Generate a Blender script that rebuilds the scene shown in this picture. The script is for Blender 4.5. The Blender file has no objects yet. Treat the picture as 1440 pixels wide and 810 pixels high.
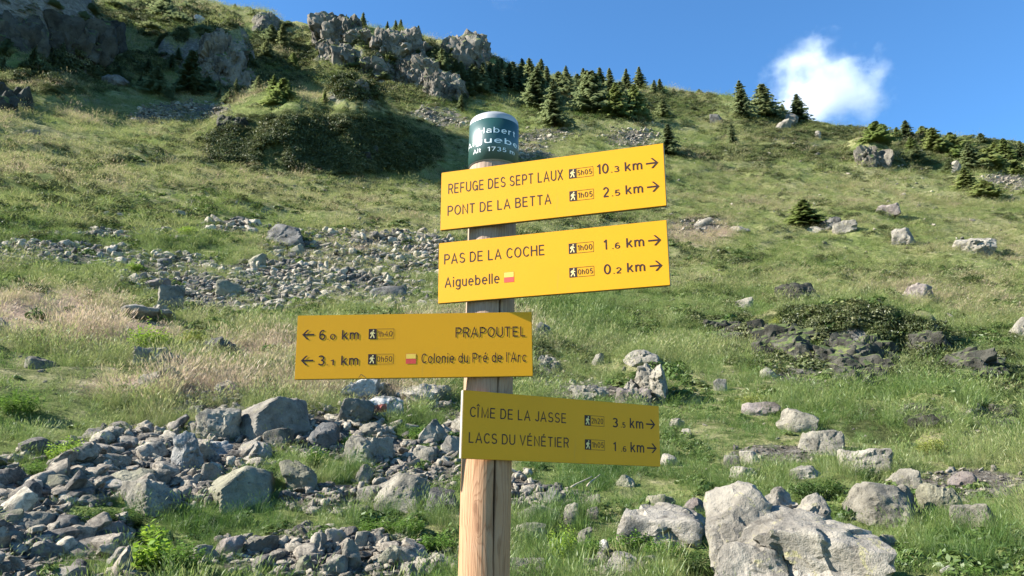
import bpy, bmesh, math, random
import numpy as np
from mathutils import Vector, Matrix, Euler
R = math.radians
scn = bpy.context.scene
col = scn.collection

# ------------------------------------------------------------------ camera, world, sun, exposure
FPX, PITCH, CX, CY = 1140.0, R(13.97), 720.0, 405.0
cam_d = bpy.data.cameras.new('camera'); cam = bpy.data.objects.new('camera', cam_d); col.objects.link(cam)
cam_d.sensor_width = 36.0; cam_d.lens = 36.0 * FPX / 1440.0
cam_d.clip_start = 0.05; cam_d.clip_end = 12000
cam.location = (0, 0, 0); cam.rotation_euler = (R(90) + PITCH, 0, 0)
scn.camera = cam
SUN_EL, SUN_BACK = R(33), R(6)          # sun stands to the left, a little behind the viewer
sun_dir = Vector((-math.cos(SUN_BACK) * math.cos(SUN_EL), -math.sin(SUN_BACK) * math.cos(SUN_EL), math.sin(SUN_EL)))
world = bpy.data.worlds.new('World'); scn.world = world; world.use_nodes = True
wn = world.node_tree.nodes; wl = world.node_tree.links
sky = wn.new('ShaderNodeTexSky'); sky.sky_type = 'NISHITA'; sky.sun_disc = False
sky.sun_elevation = SUN_EL
sky.sun_rotation = math.atan2(sun_dir.x, sun_dir.y)
sky.altitude = 1735; sky.air_density = 1.0; sky.dust_density = 0.15; sky.ozone_density = 2.2
wn['Background'].inputs['Strength'].default_value = 0.068
skt = wn.new('ShaderNodeMix'); skt.data_type = 'RGBA'; skt.blend_type = 'MULTIPLY'; skt.inputs[0].default_value = 1.0
wl.new(sky.outputs[0], skt.inputs[6]); skt.inputs[7].default_value = (.64, 1.08, 1.34, 1)      # thin, clean mountain air: a deeper blue
wl.new(skt.outputs[2], wn['Background'].inputs['Color'])
sd = bpy.data.lights.new('sun', 'SUN'); sd.energy = 5.0; sd.angle = R(0.53); sd.color = (1.0, 0.955, 0.87)
sun = bpy.data.objects.new('sun', sd); col.objects.link(sun); sun.rotation_euler = sun_dir.to_track_quat('Z', 'Y').to_euler()
vs = scn.view_settings; vs.view_transform = 'Standard'; vs.look = 'None'; vs.gamma = 1.0; vs.use_curve_mapping = False
vs.exposure = 1.7
scn.render.engine = 'CYCLES'
cy = scn.cycles
cy.use_denoising = True; cy.max_bounces = 6; cy.diffuse_bounces = 1; cy.glossy_bounces = 2; cy.transmission_bounces = 3
cy.transparent_max_bounces = 8; cy.volume_bounces = 4; cy.volume_step_rate = 1.0; cy.volume_max_steps = 128
cy.caustics_reflective = False; cy.caustics_refractive = False

# ------------------------------------------------------------------ small maths
def hash3(ix, iy, iz, seed):
    h = (ix.astype(np.int64) * 374761393 + iy.astype(np.int64) * 668265263 + iz.astype(np.int64) * 2147483647 + seed * 974634777) & 0xFFFFFFFF
    h = ((h ^ (h >> 13)) * 1274126177) & 0xFFFFFFFF
    h = ((h ^ (h >> 16)) * 2246822519) & 0xFFFFFFFF
    return ((h ^ (h >> 15)) & 0xFFFFFF) / float(0xFFFFFF)
def vnoise(x, y, z, seed=0):
    x = np.asarray(x, float); y = np.asarray(y, float) + 0 * x; z = np.asarray(z, float) + 0 * x
    ix, iy, iz = np.floor(x), np.floor(y), np.floor(z)
    fx, fy, fz = x - ix, y - iy, z - iz
    u, v, w = (f * f * f * (f * (f * 6 - 15) + 10) for f in (fx, fy, fz))
    r = 0
    for a in (0, 1):
        for b in (0, 1):
            for c in (0, 1):
                r = r + hash3(ix + a, iy + b, iz + c, seed) * (u if a else 1 - u) * (v if b else 1 - v) * (w if c else 1 - w)
    return r * 2 - 1
def noise2(x, y, seed=0):
    x = np.asarray(x, float); y = np.asarray(y, float)
    ix, iy = np.floor(x), np.floor(y); fx, fy = x - ix, y - iy; z = 0 * ix
    u, v = (f * f * f * (f * (f * 6 - 15) + 10) for f in (fx, fy)); r = 0
    for a in (0, 1):
        for b in (0, 1):
            r = r + hash3(ix + a, iy + b, z, seed) * (u if a else 1 - u) * (v if b else 1 - v)
    return r * 2 - 1
def fbm2(x, y, octv, seed=0, gain=0.5):
    r = 0; a = 1.0
    for i in range(octv):
        r = r + a * noise2(x * 2 ** i + 17.3 * i, y * 2 ** i - 9.1 * i, seed + i); a *= gain
    return r
def fbm3(p, octv, seed=0, gain=0.5):
    r = 0; a = 1.0
    for i in range(octv):
        q = p * 2 ** i + 13.7 * i
        r = r + a * vnoise(q[:, 0], q[:, 1], q[:, 2], seed + i); a *= gain
    return r
def sstep(a, b, x):
    t = np.clip((x - a) / (b - a), 0, 1); return t * t * (3 - 2 * t)

# ------------------------------------------------------------------ lens geometry: where a sight line meets the ground
cp, sp = math.cos(PITCH), math.sin(PITCH)
def ray(px, py):
    px = np.asarray(px, float); py = np.asarray(py, float)
    x = px - CX; u = CY - py
    X = x; Y = FPX * cp - u * sp; Z = FPX * sp + u * cp
    h = np.hypot(X, Y)
    return X / h, Y / h, Z / h          # unit horizontal heading and tangent of elevation
def proj(X, Y, Z):
    dep = Y * cp + Z * sp; u = -Y * sp + Z * cp
    dep = np.where(dep > 0.05, dep, 0.05)
    return CX + FPX * X / dep, CY - FPX * u / dep, dep

# ------------------------------------------------------------------ terrain height
def _prof():
    vv = np.array([810, 750, 700, 650, 600, 540, 500, 450, 400, 350, 300, 250, 200, 150, 100, 50, 0, -60.])
    dd = np.array([7.0, 8.1, 9.4, 11., 13.0, 16.2, 19., 23.5, 29.5, 37., 46.5, 59., 75., 92, 112, 134, 160, 200.])
    hx, hy, te = ray(np.full(len(vv), CX), vv)
    d = np.concatenate([[0.3, 1.5, 2.6, 4.0, 5.4], dd]); z = np.concatenate([[-1.62, -1.58, -1.48, -1.22, -0.93], dd * te])
    ld = np.linspace(math.log(0.3), math.log(200), 1200)
    zz = np.interp(ld, np.log(d), z / d ** 0.0)
    k = np.exp(-np.linspace(-2.5, 2.5, 61) ** 2); k /= k.sum()
    zp = np.convolve(np.pad(zz, 30, mode='reflect', reflect_type='odd'), k, 'valid')
    return ld, zp
LD, ZP = _prof()
def z_ref(d): return np.interp(np.log(np.maximum(d, 0.3)), LD, ZP)
SKX = np.array([-900, -400, 0, 200, 330, 400, 480, 560, 640, 700, 760, 900, 1000, 1100, 1180, 1240, 1330, 1440, 1700, 2200.])
SKY = np.array([-260, -150, -62, -20, 12, 30, 40, 46, 66, 84, 104, 124, 136, 160, 181, 196, 200, 217, 260, 330.])
def kshift(v): return np.interp(v, [0, 200, 330, 450, 600, 810, 1100], [.2, .185, .13, .085, .03, .0, 0])
MOUNDS = []
def base_height(X, Y):
    X = np.asarray(X, float); Y = np.asarray(Y, float)
    d = np.hypot(X, Y) + 1e-6; az = np.arctan2(X, Y)
    aze = np.clip(az, R(-50), R(50))
    z0 = z_ref(np.minimum(d, 199)); te0 = z0 / d
    dep = np.cos(aze) * cp + te0 * sp
    xi = CX + FPX * np.sin(aze) / dep
    u0 = FPX * (-cp * sp + te0 * cp) / np.maximum(cp * cp + te0 * sp, .05)  # on the middle column
    u0 = FPX * (te0 * cp - sp) / (cp + te0 * sp)
    v0 = CY - u0
    yi = v0 + kshift(v0) * (xi - CX)
    _, _, te = ray(xi, yi)
    ysk = np.interp(xi, SKX, SKY)
    over = (ysk - yi)                     # pixels above the skyline: the slope rolls over there
    z = d * te
    # roll over past the crest
    zc = np.where(over > 0, over, 0)
    z = z - d * (zc / FPX) * 1.0 - (zc / 60.0) ** 2 * 2.0 - zc * 0.06
    w = sstep(R(60), R(120), np.abs(az))
    valley = -1.62 - 0.16 * d
    near = -1.62 + 0 * d
    return z * (1 - w) + w * np.where(d < 3, near - (d > 3) * 0, near - 0.16 * np.maximum(d - 3, 0))
def height(X, Y):
    X = np.asarray(X, float); Y = np.asarray(Y, float)
    z = base_height(X, Y); d = np.hypot(X, Y)
    for (cx, cy_, hx, hy, rl, rr, rf, rb, h, seed) in MOUNDS:
        dx = X - cx; dy = Y - cy_
        t = dx * hx + dy * hy; s = dx * hy - dy * hx
        m = (np.abs(s) < max(rl, rr) * 1.4) & (t > -rf * 1.4) & (t < rb * 1.4)
        if not m.any(): continue
        tt = t[m] if t.ndim else t; ss = s[m] if s.ndim else s
        n = noise2(ss / (0.35 * (rl + rr)) + seed, tt / (0.35 * (rf + rb)), seed) * 0.22 + noise2(ss / (0.12 * (rl + rr)) + seed, tt / (0.12 * (rf + rb)), seed + 3) * 0.10
        q = np.sqrt((ss / np.where(ss < 0, rl, rr)) ** 2 + (tt / np.where(tt < 0, rf, rb)) ** 2) + n
        b = h * np.clip(1 - np.clip(q, 0, None) ** 2.2, 0, 1) ** 1.3
        if z.ndim: z[m] = z[m] + b
        else: z = z + b
    pu, pv, _ = proj(X, Y, z); cz = np.zeros(np.shape(z))
    for (a, b_, ra, rb, w_) in CRAGGY: cz = np.maximum(cz, w_ * np.clip(1.3 - ((pu - a) / ra) ** 2 - ((pv - b_) / rb) ** 2, 0, 1))
    cz = np.where(Y > 1, cz, 0)
    if np.any(cz > 0):
        k_ = .06 * d + .5; lg = np.where(d > 45, 6.0, 1.6)
        n_ = fbm2(X / lg + .6 * noise2(X / lg, Y / lg, 77), Y / lg, 4, 60, .6)
        z = z + cz * lg * .17 * ((1 - np.abs(n_) * 1.6) + 1.1 * np.round(n_ * 2.2) / 2.2)
    far = sstep(9, 60, d)
    z = z + 0.75 * far * fbm2(X / 15, Y / 15, 2, 5) + (0.06 + 0.30 * far) * fbm2(X / 4.2, Y / 4.2, 2, 9)
    z = z + (0.06 + 0.13 * far) * fbm2(X / 1.3, Y / 1.3, 3, 21) * sstep(2, 6, d)
    return z
DS = np.exp(np.linspace(math.log(2.0), math.log(230), 420))
def ground(px, py, fn=None):
    fn = fn or height
    px = np.atleast_1d(np.asarray(px, float)); py = np.atleast_1d(np.asarray(py, float))
    hx, hy, te = ray(px, py)
    out = np.zeros((len(px), 3)); CH = 400
    for i in range(0, len(px), CH):
        s = slice(i, i + CH)
        X = hx[s, None] * DS; Y = hy[s, None] * DS
        g = fn(X, Y) - te[s, None] * DS
        hit = g > 0
        j = np.where(hit.any(1), hit.argmax(1), len(DS) - 1); j = np.maximum(j, 1)
        k = np.arange(len(j)); g0 = g[k, j - 1]; g1 = g[k, j]
        f = np.clip(-g0 / np.where(np.abs(g1 - g0) < 1e-9, 1e-9, g1 - g0), 0, 1)
        d = DS[j - 1] + f * (DS[j] - DS[j - 1])
        x = hx[s] * d; y = hy[s] * d
        out[s, 0] = x; out[s, 1] = y; out[s, 2] = fn(x, y)
    return out
def mound(px, py, wl_, wr, rf, rb, h, seed):
    g = ground(px, py, base_height)[0]; d = math.hypot(g[0], g[1])
    _, _, dep = proj(*g); k = float(dep) / FPX
    MOUNDS.append((g[0], g[1], g[0] / d, g[1] / d, wl_ * k, wr * k, rf, rb, h, seed))
mound(448, 218, 185, 150, 5.5, 8, 5.0, 3)        # shrubby knoll behind the post
mound(545, 230, 90, 75, 4.5, 5, 2.6, 4)
mound(60, 128, 120, 60, 5, 9, 2.6, 6)            # grassy swell at the left edge
mound(-40, 52, 320, 190, 10, 26, 22.0, 8)        # shoulder that shades the upper left
mound(318, 92, 80, 50, 5, 10, 5.5, 11)          # rocky knob
mound(560, 105, 130, 130, 6, 16, 5.0, 12)        # crag
mound(1225, 222, 60, 50, 3, 6, 2.6, 14)
mound(1232, 494, 190, 30, 1.0, 3.5, 1.15, 16)       # bank of dark rock, steep on its right
mound(1308, 500, 66, 26, .8, 3, 1.0, 17)
mound(905, 520, 50, 40, 0.6, 1.8, 0.25, 18)
mound(1320, 585, 80, 60, .7, 2.5, 0.35, 19)
CRAGGY = [(560, 90, 150, 55, 1.0), (318, 85, 60, 50, .9), (110, 52, 190, 42, .9), (400, 45, 60, 30, .7), (430, 200, 150, 42, .35), (1160, 500, 110, 30, .22), (1230, 220, 60, 20, .6)]

# ------------------------------------------------------------------ zones of the slope (centre, radii, where each cover grows)
def zone(px, py, L):
    r = np.zeros(np.shape(px))
    for (a, b, ra, rb) in L:
        q = ((px - a) / ra) ** 2 + ((py - b) / rb) ** 2
        r = np.maximum(r, np.clip(1.35 - q, 0, 1))
    return r
SCREE_NEAR = [(70, 700, 130, 65), (170, 665, 130, 50), (60, 780, 160, 50), (210, 625, 90, 25), (330, 640, 60, 28), (300, 570, 50, 22), (470, 780, 190, 34), (250, 700, 60, 30), (560, 640, 70, 40), (620, 600, 60, 30), (460, 610, 80, 35), (500, 700, 50, 26), (540, 570, 60, 20), (600, 665, 50, 30), (560, 690, 40, 26), (740, 690, 50, 25), (340, 600, 60, 22), (440, 700, 40, 22)]
SCREE_MID = [(70, 357, 150, 15), (20, 352, 60, 14), (240, 385, 85, 28), (330, 412, 120, 28), (470, 405, 140, 24), (500, 350, 120, 28), (590, 360, 60, 30), (325, 318, 46, 9), (150, 328, 80, 6), (420, 380, 110, 16), (560, 430, 60, 10), (235, 330, 30, 6)]
SCREE_FAR = [(262, 156, 62, 13), (230, 165, 50, 8), (888, 194, 44, 12), (770, 190, 46, 10), (610, 160, 34, 10), (640, 172, 40, 7), (745, 212, 30, 12), (985, 318, 34, 12), (1420, 255, 40, 14)]
SCREE_RIGHT = [(1170, 527, 90, 18), (1370, 680, 80, 22), (840, 548, 70, 16), (770, 520, 34, 26), (870, 790, 46, 26), (1090, 640, 60, 16), (780, 700, 60, 22), (1400, 590, 50, 22), (1300, 700, 60, 24)]
LUSH = [(312, 735, 95, 23), (155, 722, 60, 20), (92, 635, 32, 18), (45, 655, 22, 14), (25, 580, 40, 40), (550, 737, 60, 18), (610, 760, 36, 14), (488, 668, 36, 14), (245, 780, 70, 40), (120, 800, 50, 14), (590, 600, 40, 24), (790, 760, 60, 45), (930, 765, 80, 35), (1150, 690, 40, 18), (1380, 760, 90, 50), (810, 660, 80, 30), (820, 450, 80, 30)]
PINK = [(60, 440, 120, 40), (150, 470, 110, 22), (330, 545, 130, 22), (560, 560, 70, 20), (210, 545, 120, 18), (370, 495, 90, 16), (985, 325, 50, 22), (640, 470, 110, 30), (10, 450, 40, 20), (450, 545, 40, 25)]
HEATH = [(440, 200, 190, 46), (450, 200, 190, 50), (590, 110, 120, 45), (1340, 215, 110, 30), (90, 110, 110, 26), (870, 150, 150, 22), (1010, 440, 50, 26), (390, 85, 50, 50), (150, 228, 70, 5), (1240, 600, 60, 30), (1130, 180, 120, 20), (1080, 215, 170, 12), (30, 20, 150, 20), (1330, 500, 100, 45), (220, 20, 60, 25), (1150, 485, 125, 48)]

# ------------------------------------------------------------------ material helpers
def newmat(name):
    m = bpy.data.materials.new(name); m.use_nodes = True
    nt = m.node_tree; b = nt.nodes['Principled BSDF']
    return m, nt, b
class N:
    def __init__(s, nt): s.nt = nt
    def new(s, t, **k):
        n = s.nt.nodes.new(t)
        for a, v in k.items(): setattr(n, a, v)
        return n
    def link(s, a, b): s.nt.links.new(a, b)
    def noise(s, vec, scale, detail=6, rough=.6, dist=0.0):
        n = s.new('ShaderNodeTexNoise'); n.inputs['Scale'].default_value = scale; n.inputs['Detail'].default_value = detail
        n.inputs['Roughness'].default_value = rough; n.inputs['Distortion'].default_value = dist
        if vec is not None: s.link(vec, n.inputs['Vector'])
        return n.outputs['Fac']
    def ramp(s, fac, stops, interp='LINEAR'):
        n = s.new('ShaderNodeValToRGB'); n.color_ramp.interpolation = interp
        e = n.color_ramp.elements
        while len(e) < len(stops): e.new(0.5)
        for i, (p, c) in enumerate(stops):
            e[i].position = p; e[i].color = (*c, 1) if len(c) == 3 else c
        s.link(fac, n.inputs[0]); return n.outputs['Color']
    def step(s, fac, a, b):
        n = s.new('ShaderNodeMapRange', interpolation_type='SMOOTHSTEP'); n.inputs['From Min'].default_value = a; n.inputs['From Max'].default_value = b
        s.link(fac, n.inputs['Value']); return n.outputs[0]
    def mix(s, f, a, b, mode='MIX'):
        n = s.new('ShaderNodeMix', data_type='RGBA', blend_type=mode)
        if hasattr(f, 'is_output') or hasattr(f, 'links'): s.link(f, n.inputs[0])
        else: n.inputs[0].default_value = f
        for v, i in ((a, 6), (b, 7)):
            if isinstance(v, tuple): n.inputs[i].default_value = (*v, 1) if len(v) == 3 else v
            else: s.link(v, n.inputs[i])
        return n.outputs[2]
    def math(s, op, a, b=None):
        n = s.new('ShaderNodeMath', operation=op)
        for v, i in ((a, 0), (b, 1)):
            if v is None: continue
            if isinstance(v, (int, float)): n.inputs[i].default_value = v
            else: s.link(v, n.inputs[i])
        return n.outputs[0]
    def bump(s, h, strength, dist, bsdf):
        n = s.new('ShaderNodeBump'); n.inputs['Strength'].default_value = strength; n.inputs['Distance'].default_value = dist
        s.link(h, n.inputs['Height']); s.link(n.outputs[0], bsdf.inputs['Normal'])

def mat_rock(name, dark, mid, light, lichen=(.42, .42, .22), lich=.5, moss=0.0, scale=1.0, paint=None):
    m, nt, b = newmat(name); k = N(nt)
    tc = k.new('ShaderNodeTexCoord'); oi = k.new('ShaderNodeObjectInfo'); geo = k.new('ShaderNodeNewGeometry')
    off = k.new('ShaderNodeVectorMath', operation='MULTIPLY_ADD')
    off.inputs[1].default_value = (37, 53, 71)
    rv = k.new('ShaderNodeCombineXYZ'); k.link(oi.outputs['Random'], rv.inputs[0]); k.link(oi.outputs['Random'], rv.inputs[1]); k.link(oi.outputs['Random'], rv.inputs[2])
    k.link(rv.outputs[0], off.inputs[0]); k.link(tc.outputs['Object'], off.inputs[2]); V = off.outputs[0]
    n1 = k.noise(V, 2.3 * scale, 8, .62, .6); n2 = k.noise(V, 11 * scale, 6, .7); n3 = k.noise(V, 48 * scale, 4, .7); n4 = k.noise(V, 1.1 * scale, 5, .6)
    c = k.ramp(n1, [(.34, dark), (.47, mid), (.62, light)])
    c = k.mix(k.step(n2, .56, .7), c, light); c = k.mix(k.step(n2, .46, .3), c, dark)
    c = k.mix(k.math('MULTIPLY', k.step(n3, .54, .68), .5), c, dark)
    lf = k.math('MULTIPLY', k.step(k.noise(V, 6.5 * scale, 8, .75, 1.0), .56, .64), lich)
    c = k.mix(lf, c, lichen)
    hs = k.new('ShaderNodeHueSaturation'); k.link(c, hs.inputs['Color'])
    k.link(k.math('ADD', k.math('MULTIPLY', oi.outputs['Random'], .38), .8), hs.inputs['Value']); c = hs.outputs[0]
    if moss:
        sx = k.new('ShaderNodeSeparateXYZ'); k.link(geo.outputs['Normal'], sx.inputs[0])
        mf = k.step(k.math('ADD', sx.outputs[2], k.math('MULTIPLY', k.math('SUBTRACT', k.noise(V, 1.4 * scale, 7, .7), .5), 1.7)), .80 - moss * .35, .92 - moss * .35)
        g = k.ramp(k.noise(V, 5 * scale, 6, .7), [(.35, (.030, .045, .014)), (.5, (.07, .095, .028)), (.68, (.15, .15, .055))])
        c = k.mix(mf, c, g)
    if paint:
        for (ax, x0, x1, z0, z1, pc) in paint:
            s2 = k.new('ShaderNodeSeparateXYZ'); k.link(tc.outputs['Object'], s2.inputs[0])
            wob = k.math('MULTIPLY', k.math('SUBTRACT', k.noise(V, 14, 4), .5), .05)
            xx = k.math('ADD', s2.outputs[0], wob); zz = k.math('ADD', s2.outputs[2], wob)
            f = k.math('MULTIPLY', k.math('MULTIPLY', k.step(xx, x0, x0 + .006), k.step(xx, x1, x1 - .006)), k.math('MULTIPLY', k.step(zz, z0, z0 + .006), k.step(zz, z1, z1 - .006)))
            f = k.math('MULTIPLY', f, k.step(n3, .62, .5))
            c = k.mix(f, c, pc)
    k.link(c, b.inputs['Base Color']); b.inputs['Roughness'].default_value = .9; b.inputs['Specular IOR Level'].default_value = .25
    h = k.math('ADD', k.math('MULTIPLY', n2, .6), k.math('MULTIPLY', n3, .35)); h = k.math('ADD', h, n1)
    k.bump(h, .9, .05 / scale, b)
    return m
M = {}
M['grey'] = mat_rock('grey_schist', (0.067, 0.061, 0.050), (0.159, 0.143, 0.113), (0.251, 0.226, 0.178), (0.245, 0.226, 0.118), .4)
M['pale'] = mat_rock('pale_lichened_gneiss', (0.092, 0.082, 0.067), (0.193, 0.173, 0.142), (0.279, 0.251, 0.205), (0.268, 0.245, 0.127), .95)
M['white'] = mat_rock('white_quartz_rock', (0.125, 0.119, 0.109), (0.260, 0.247, 0.224), (0.370, 0.351, 0.313), (0.250, 0.237, 0.194), .1)
M['dark'] = mat_rock('dark_schist', (0.035, 0.033, 0.030), (0.090, 0.084, 0.076), (0.156, 0.148, 0.136), (0.172, 0.172, 0.109), .35)
M['olive'] = mat_rock('greenish_boulder', (0.088, 0.084, 0.059), (0.166, 0.155, 0.108), (0.245, 0.226, 0.162), (0.223, 0.220, 0.106), .45)
M['brown'] = mat_rock('brownish_rock', (0.070, 0.055, 0.047), (0.156, 0.129, 0.113), (0.242, 0.203, 0.179), (0.234, 0.211, 0.140), .25)
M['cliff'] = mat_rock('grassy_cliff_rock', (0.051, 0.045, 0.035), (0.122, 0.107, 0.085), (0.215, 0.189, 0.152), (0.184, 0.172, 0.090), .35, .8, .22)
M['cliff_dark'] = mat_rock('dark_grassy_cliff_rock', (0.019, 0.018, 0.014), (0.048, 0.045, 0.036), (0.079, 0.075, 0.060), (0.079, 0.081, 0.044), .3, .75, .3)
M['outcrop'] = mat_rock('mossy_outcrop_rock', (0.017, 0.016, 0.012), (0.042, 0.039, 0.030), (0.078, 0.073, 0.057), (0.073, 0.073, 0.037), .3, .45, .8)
M['stone'] = mat_rock('scree_stone', (0.087, 0.075, 0.060), (0.207, 0.178, 0.141), (0.339, 0.291, 0.226), (0.308, 0.268, 0.143), .25, 0, 2.5)
M['stone_pale'] = mat_rock('pale_scree_stone', (0.151, 0.132, 0.106), (0.309, 0.272, 0.210), (0.461, 0.403, 0.315), (0.396, 0.348, 0.191), .35, 0, 2.5)
M['stone_dark'] = mat_rock('dark_scree_stone', (0.039, 0.035, 0.032), (0.095, 0.085, 0.074), (0.175, 0.157, 0.134), (0.175, 0.157, 0.098), .2, 0, 2.5)
M['marked'] = mat_rock('painted_rock', (0.152, 0.140, 0.122), (0.320, 0.296, 0.259), (0.464, 0.437, 0.385), (0.360, 0.335, 0.222), .3, paint=None)

def mat_ground():
    m, nt, b = newmat('alpine_slope'); k = N(nt)
    geo = k.new('ShaderNodeNewGeometry'); P = geo.outputs['Position']
    at = k.new('ShaderNodeAttribute', attribute_name='cover'); s = k.new('ShaderNodeSeparateColor'); k.link(at.outputs['Color'], s.inputs[0])
    at2 = k.new('ShaderNodeAttribute', attribute_name='cover_b'); s2 = k.new('ShaderNodeSeparateColor'); k.link(at2.outputs['Color'], s2.inputs[0])
    mp = k.new('ShaderNodeMapping'); mp.inputs['Scale'].default_value = (1, 1, 1.6); k.link(P, mp.inputs['Vector']); Q = mp.outputs[0]
    nA = k.noise(Q, .09, 7, .6, .4); nB = k.noise(Q, .45, 8, .68, .3); nC = k.noise(Q, 2.6, 7, .72); nD = k.noise(Q, 11, 5, .75)
    green = k.ramp(nB, [(.30, (.075, .105, .030)), (.48, (.135, .165, .052)), (.66, (.215, .23, .085))])
    straw = k.ramp(nC, [(.3, (.14, .14, .06)), (.52, (.225, .215, .10)), (.72, (.34, .31, .175))])
    f1 = k.math('ADD', nA, k.math('MULTIPLY', k.math('SUBTRACT', nC, .5), .7))
    c = k.mix(k.step(f1, .42, .60), green, straw)
    c = k.mix(k.math('MULTIPLY', k.step(nC, .48, .36), .6), c, (.055, .065, .022))
    c = k.mix(k.math('MULTIPLY', k.step(nD, .46, .36), .45), c, (.05, .06, .02))
    c = k.mix(k.math('MULTIPLY', k.step(nD, .58, .7), .4), c, (.30, .29, .12))
    pink = k.ramp(nC, [(.3, (.20, .135, .10)), (.5, (.34, .245, .185)), (.7, (.47, .36, .29))])
    c = k.mix(k.math('MULTIPLY', s.outputs[0], .95), c, pink)
    lush = k.ramp(nC, [(.3, (.04, .06, .014)), (.5, (.085, .125, .03)), (.7, (.15, .19, .055))])
    c = k.mix(k.math('MULTIPLY', s.outputs[2], .8), c, lush)
    hf = k.step(k.math('ADD', s2.outputs[0], k.math('MULTIPLY', k.math('SUBTRACT', k.noise(Q, .8, 7, .7), .5), 1.5)), .38, .62)
    heath = k.ramp(nD, [(.3, (.022, .030, .010)), (.5, (.06, .072, .025)), (.72, (.115, .125, .05))])
    c = k.mix(hf, c, heath)
    # bare ground: earth and fine grit, plus scattered stones too small to stand apart
    earth = k.ramp(nD, [(.32, (.05, .043, .034)), (.5, (.12, .105, .085)), (.68, (.24, .225, .195))])
    ef = k.step(k.math('ADD', s.outputs[1], k.math('MULTIPLY', k.math('SUBTRACT', nC, .5), 1.2)), .38, .62)
    c = k.mix(ef, c, earth)
    gn = k.new('ShaderNodeSeparateXYZ'); k.link(geo.outputs['Normal'], gn.inputs[0])
    rk = k.step(k.math('ADD', gn.outputs[2], k.math('MULTIPLY', k.math('SUBTRACT', nC, .5), .5)), .50, .38)     # too steep for turf: bare rock
    rkc = k.ramp(k.noise(Q, 1.5, 9, .75, 1.0), [(.3, (.06, .056, .05)), (.5, (.17, .16, .142)), (.66, (.31, .295, .265))])
    rk = k.math('MULTIPLY', rk, k.math('SUBTRACT', 1, k.math('MINIMUM', k.math('MULTIPLY', s2.outputs[1], 1.6), .97)))
    c = k.mix(rk, c, rkc)
    vo = k.new('ShaderNodeTexVoronoi'); vo.inputs['Scale'].default_value = 2.2; vo.inputs['Randomness'].default_value = 1; k.link(Q, vo.inputs['Vector'])
    k.link(c, b.inputs['Base Color']); b.inputs['Roughness'].default_value = 1; b.inputs['Specular IOR Level'].default_value = .05
    h = k.math('ADD', k.math('MULTIPLY', nC, 1.0), k.math('MULTIPLY', nD, .4)); h = k.math('ADD', h, k.math('MULTIPLY', nB, 1.5))
    k.bump(h, .9, .22, b)
    return m
M['ground'] = mat_ground()

def mat_leaf(name, cols, trans=.35, attr=False, rand=.35, spread=1.0):
    m, nt, b = newmat(name); k = N(nt); nt.nodes.remove(b); out = nt.nodes['Material Output']
    oi = k.new('ShaderNodeObjectInfo'); geo = k.new('ShaderNodeNewGeometry')
    if attr:
        at = k.new('ShaderNodeAttribute', attribute_name='tint', attribute_type='INSTANCER'); f = at.outputs['Fac']
        f = k.math('ADD', k.math('MULTIPLY', k.math('SUBTRACT', geo.outputs['Random Per Island'], .5), rand), f)
    else:
        f = k.math('ADD', k.math('MULTIPLY', geo.outputs['Random Per Island'], rand), k.math('MULTIPLY', oi.outputs['Random'], 1 - rand))
    n = len(cols); c = k.ramp(f, [(i / (n - 1), cc) for i, cc in enumerate(cols)])
    va = k.new('ShaderNodeAttribute', attribute_name='tone')          # each blade's own pigment, tip paler than root
    d = k.new('ShaderNodeBsdfDiffuse'); t = k.new('ShaderNodeBsdfTranslucent'); mx = k.new('ShaderNodeMixShader'); mx.inputs[0].default_value = trans
    k.link(c, d.inputs[0]); k.link(c, t.inputs[0]); k.link(d.outputs[0], mx.inputs[1]); k.link(t.outputs[0], mx.inputs[2])
    g = k.new('ShaderNodeBsdfGlossy'); g.inputs['Roughness'].default_value = .5; m2 = k.new('ShaderNodeMixShader'); m2.inputs[0].default_value = .03
    k.link(mx.outputs[0], m2.inputs[1]); k.link(g.outputs[0], m2.inputs[2]); k.link(m2.outputs[0], out.inputs['Surface'])
    return m
M['grass'] = mat_leaf('grass_blades', [(.055, .12, .02), (.12, .19, .04), (.205, .25, .075), (.33, .325, .14), (.46, .345, .245)], .45, True, .3)
M['heath'] = mat_leaf('heath_leaves', [(.035, .048, .014), (.07, .088, .028), (.12, .132, .048), (.20, .195, .09)], .25, True, .35)
M['needles'] = mat_leaf('spruce_needles', [(.10, .135, .062), (.18, .215, .095), (.27, .29, .125)], .5, False, .5)
M['needles_bright'] = mat_leaf('bright_spruce_needles', [(.13, .18, .05), (.20, .25, .075), (.28, .30, .11)], .5, False, .5)
M['leaf'] = mat_leaf('plant_leaves', [(.05, .11, .015), (.10, .19, .028), (.19, .29, .05)], .4, False, .8)
M['leaf_bright'] = mat_leaf('bright_plant_leaves', [(.13, .24, .02), (.22, .34, .035), (.36, .46, .07)], .45, False, .8)
M['leaf_yellow'] = mat_leaf('yellow_green_cushion', [(.15, .19, .03), (.24, .27, .05), (.34, .35, .09)], .3, False, .8)
M['leaf_dark'] = mat_leaf('dark_plant_leaves', [(.025, .055, .012), (.05, .095, .02), (.09, .14, .03)], .35, False, .8)
def simple(name, c, rough=.6, metal=0, spec=.5):
    m, nt, b = newmat(name); b.inputs['Base Color'].default_value = (*c, 1); b.inputs['Roughness'].default_value = rough
    b.inputs['Metallic'].default_value = metal; b.inputs['Specular IOR Level'].default_value = spec
    k = N(nt); tc = k.new('ShaderNodeTexCoord'); n = k.noise(tc.outputs['Object'], 35, 5, .6)
    k.link(k.mix(k.math('MULTIPLY', k.step(n, .4, .75), .12), c, tuple(x * .55 for x in c)), b.inputs['Base Color'])
    return m
M['bark'] = simple('bark', (.09, .07, .055), .95, 0, .1)
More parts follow.
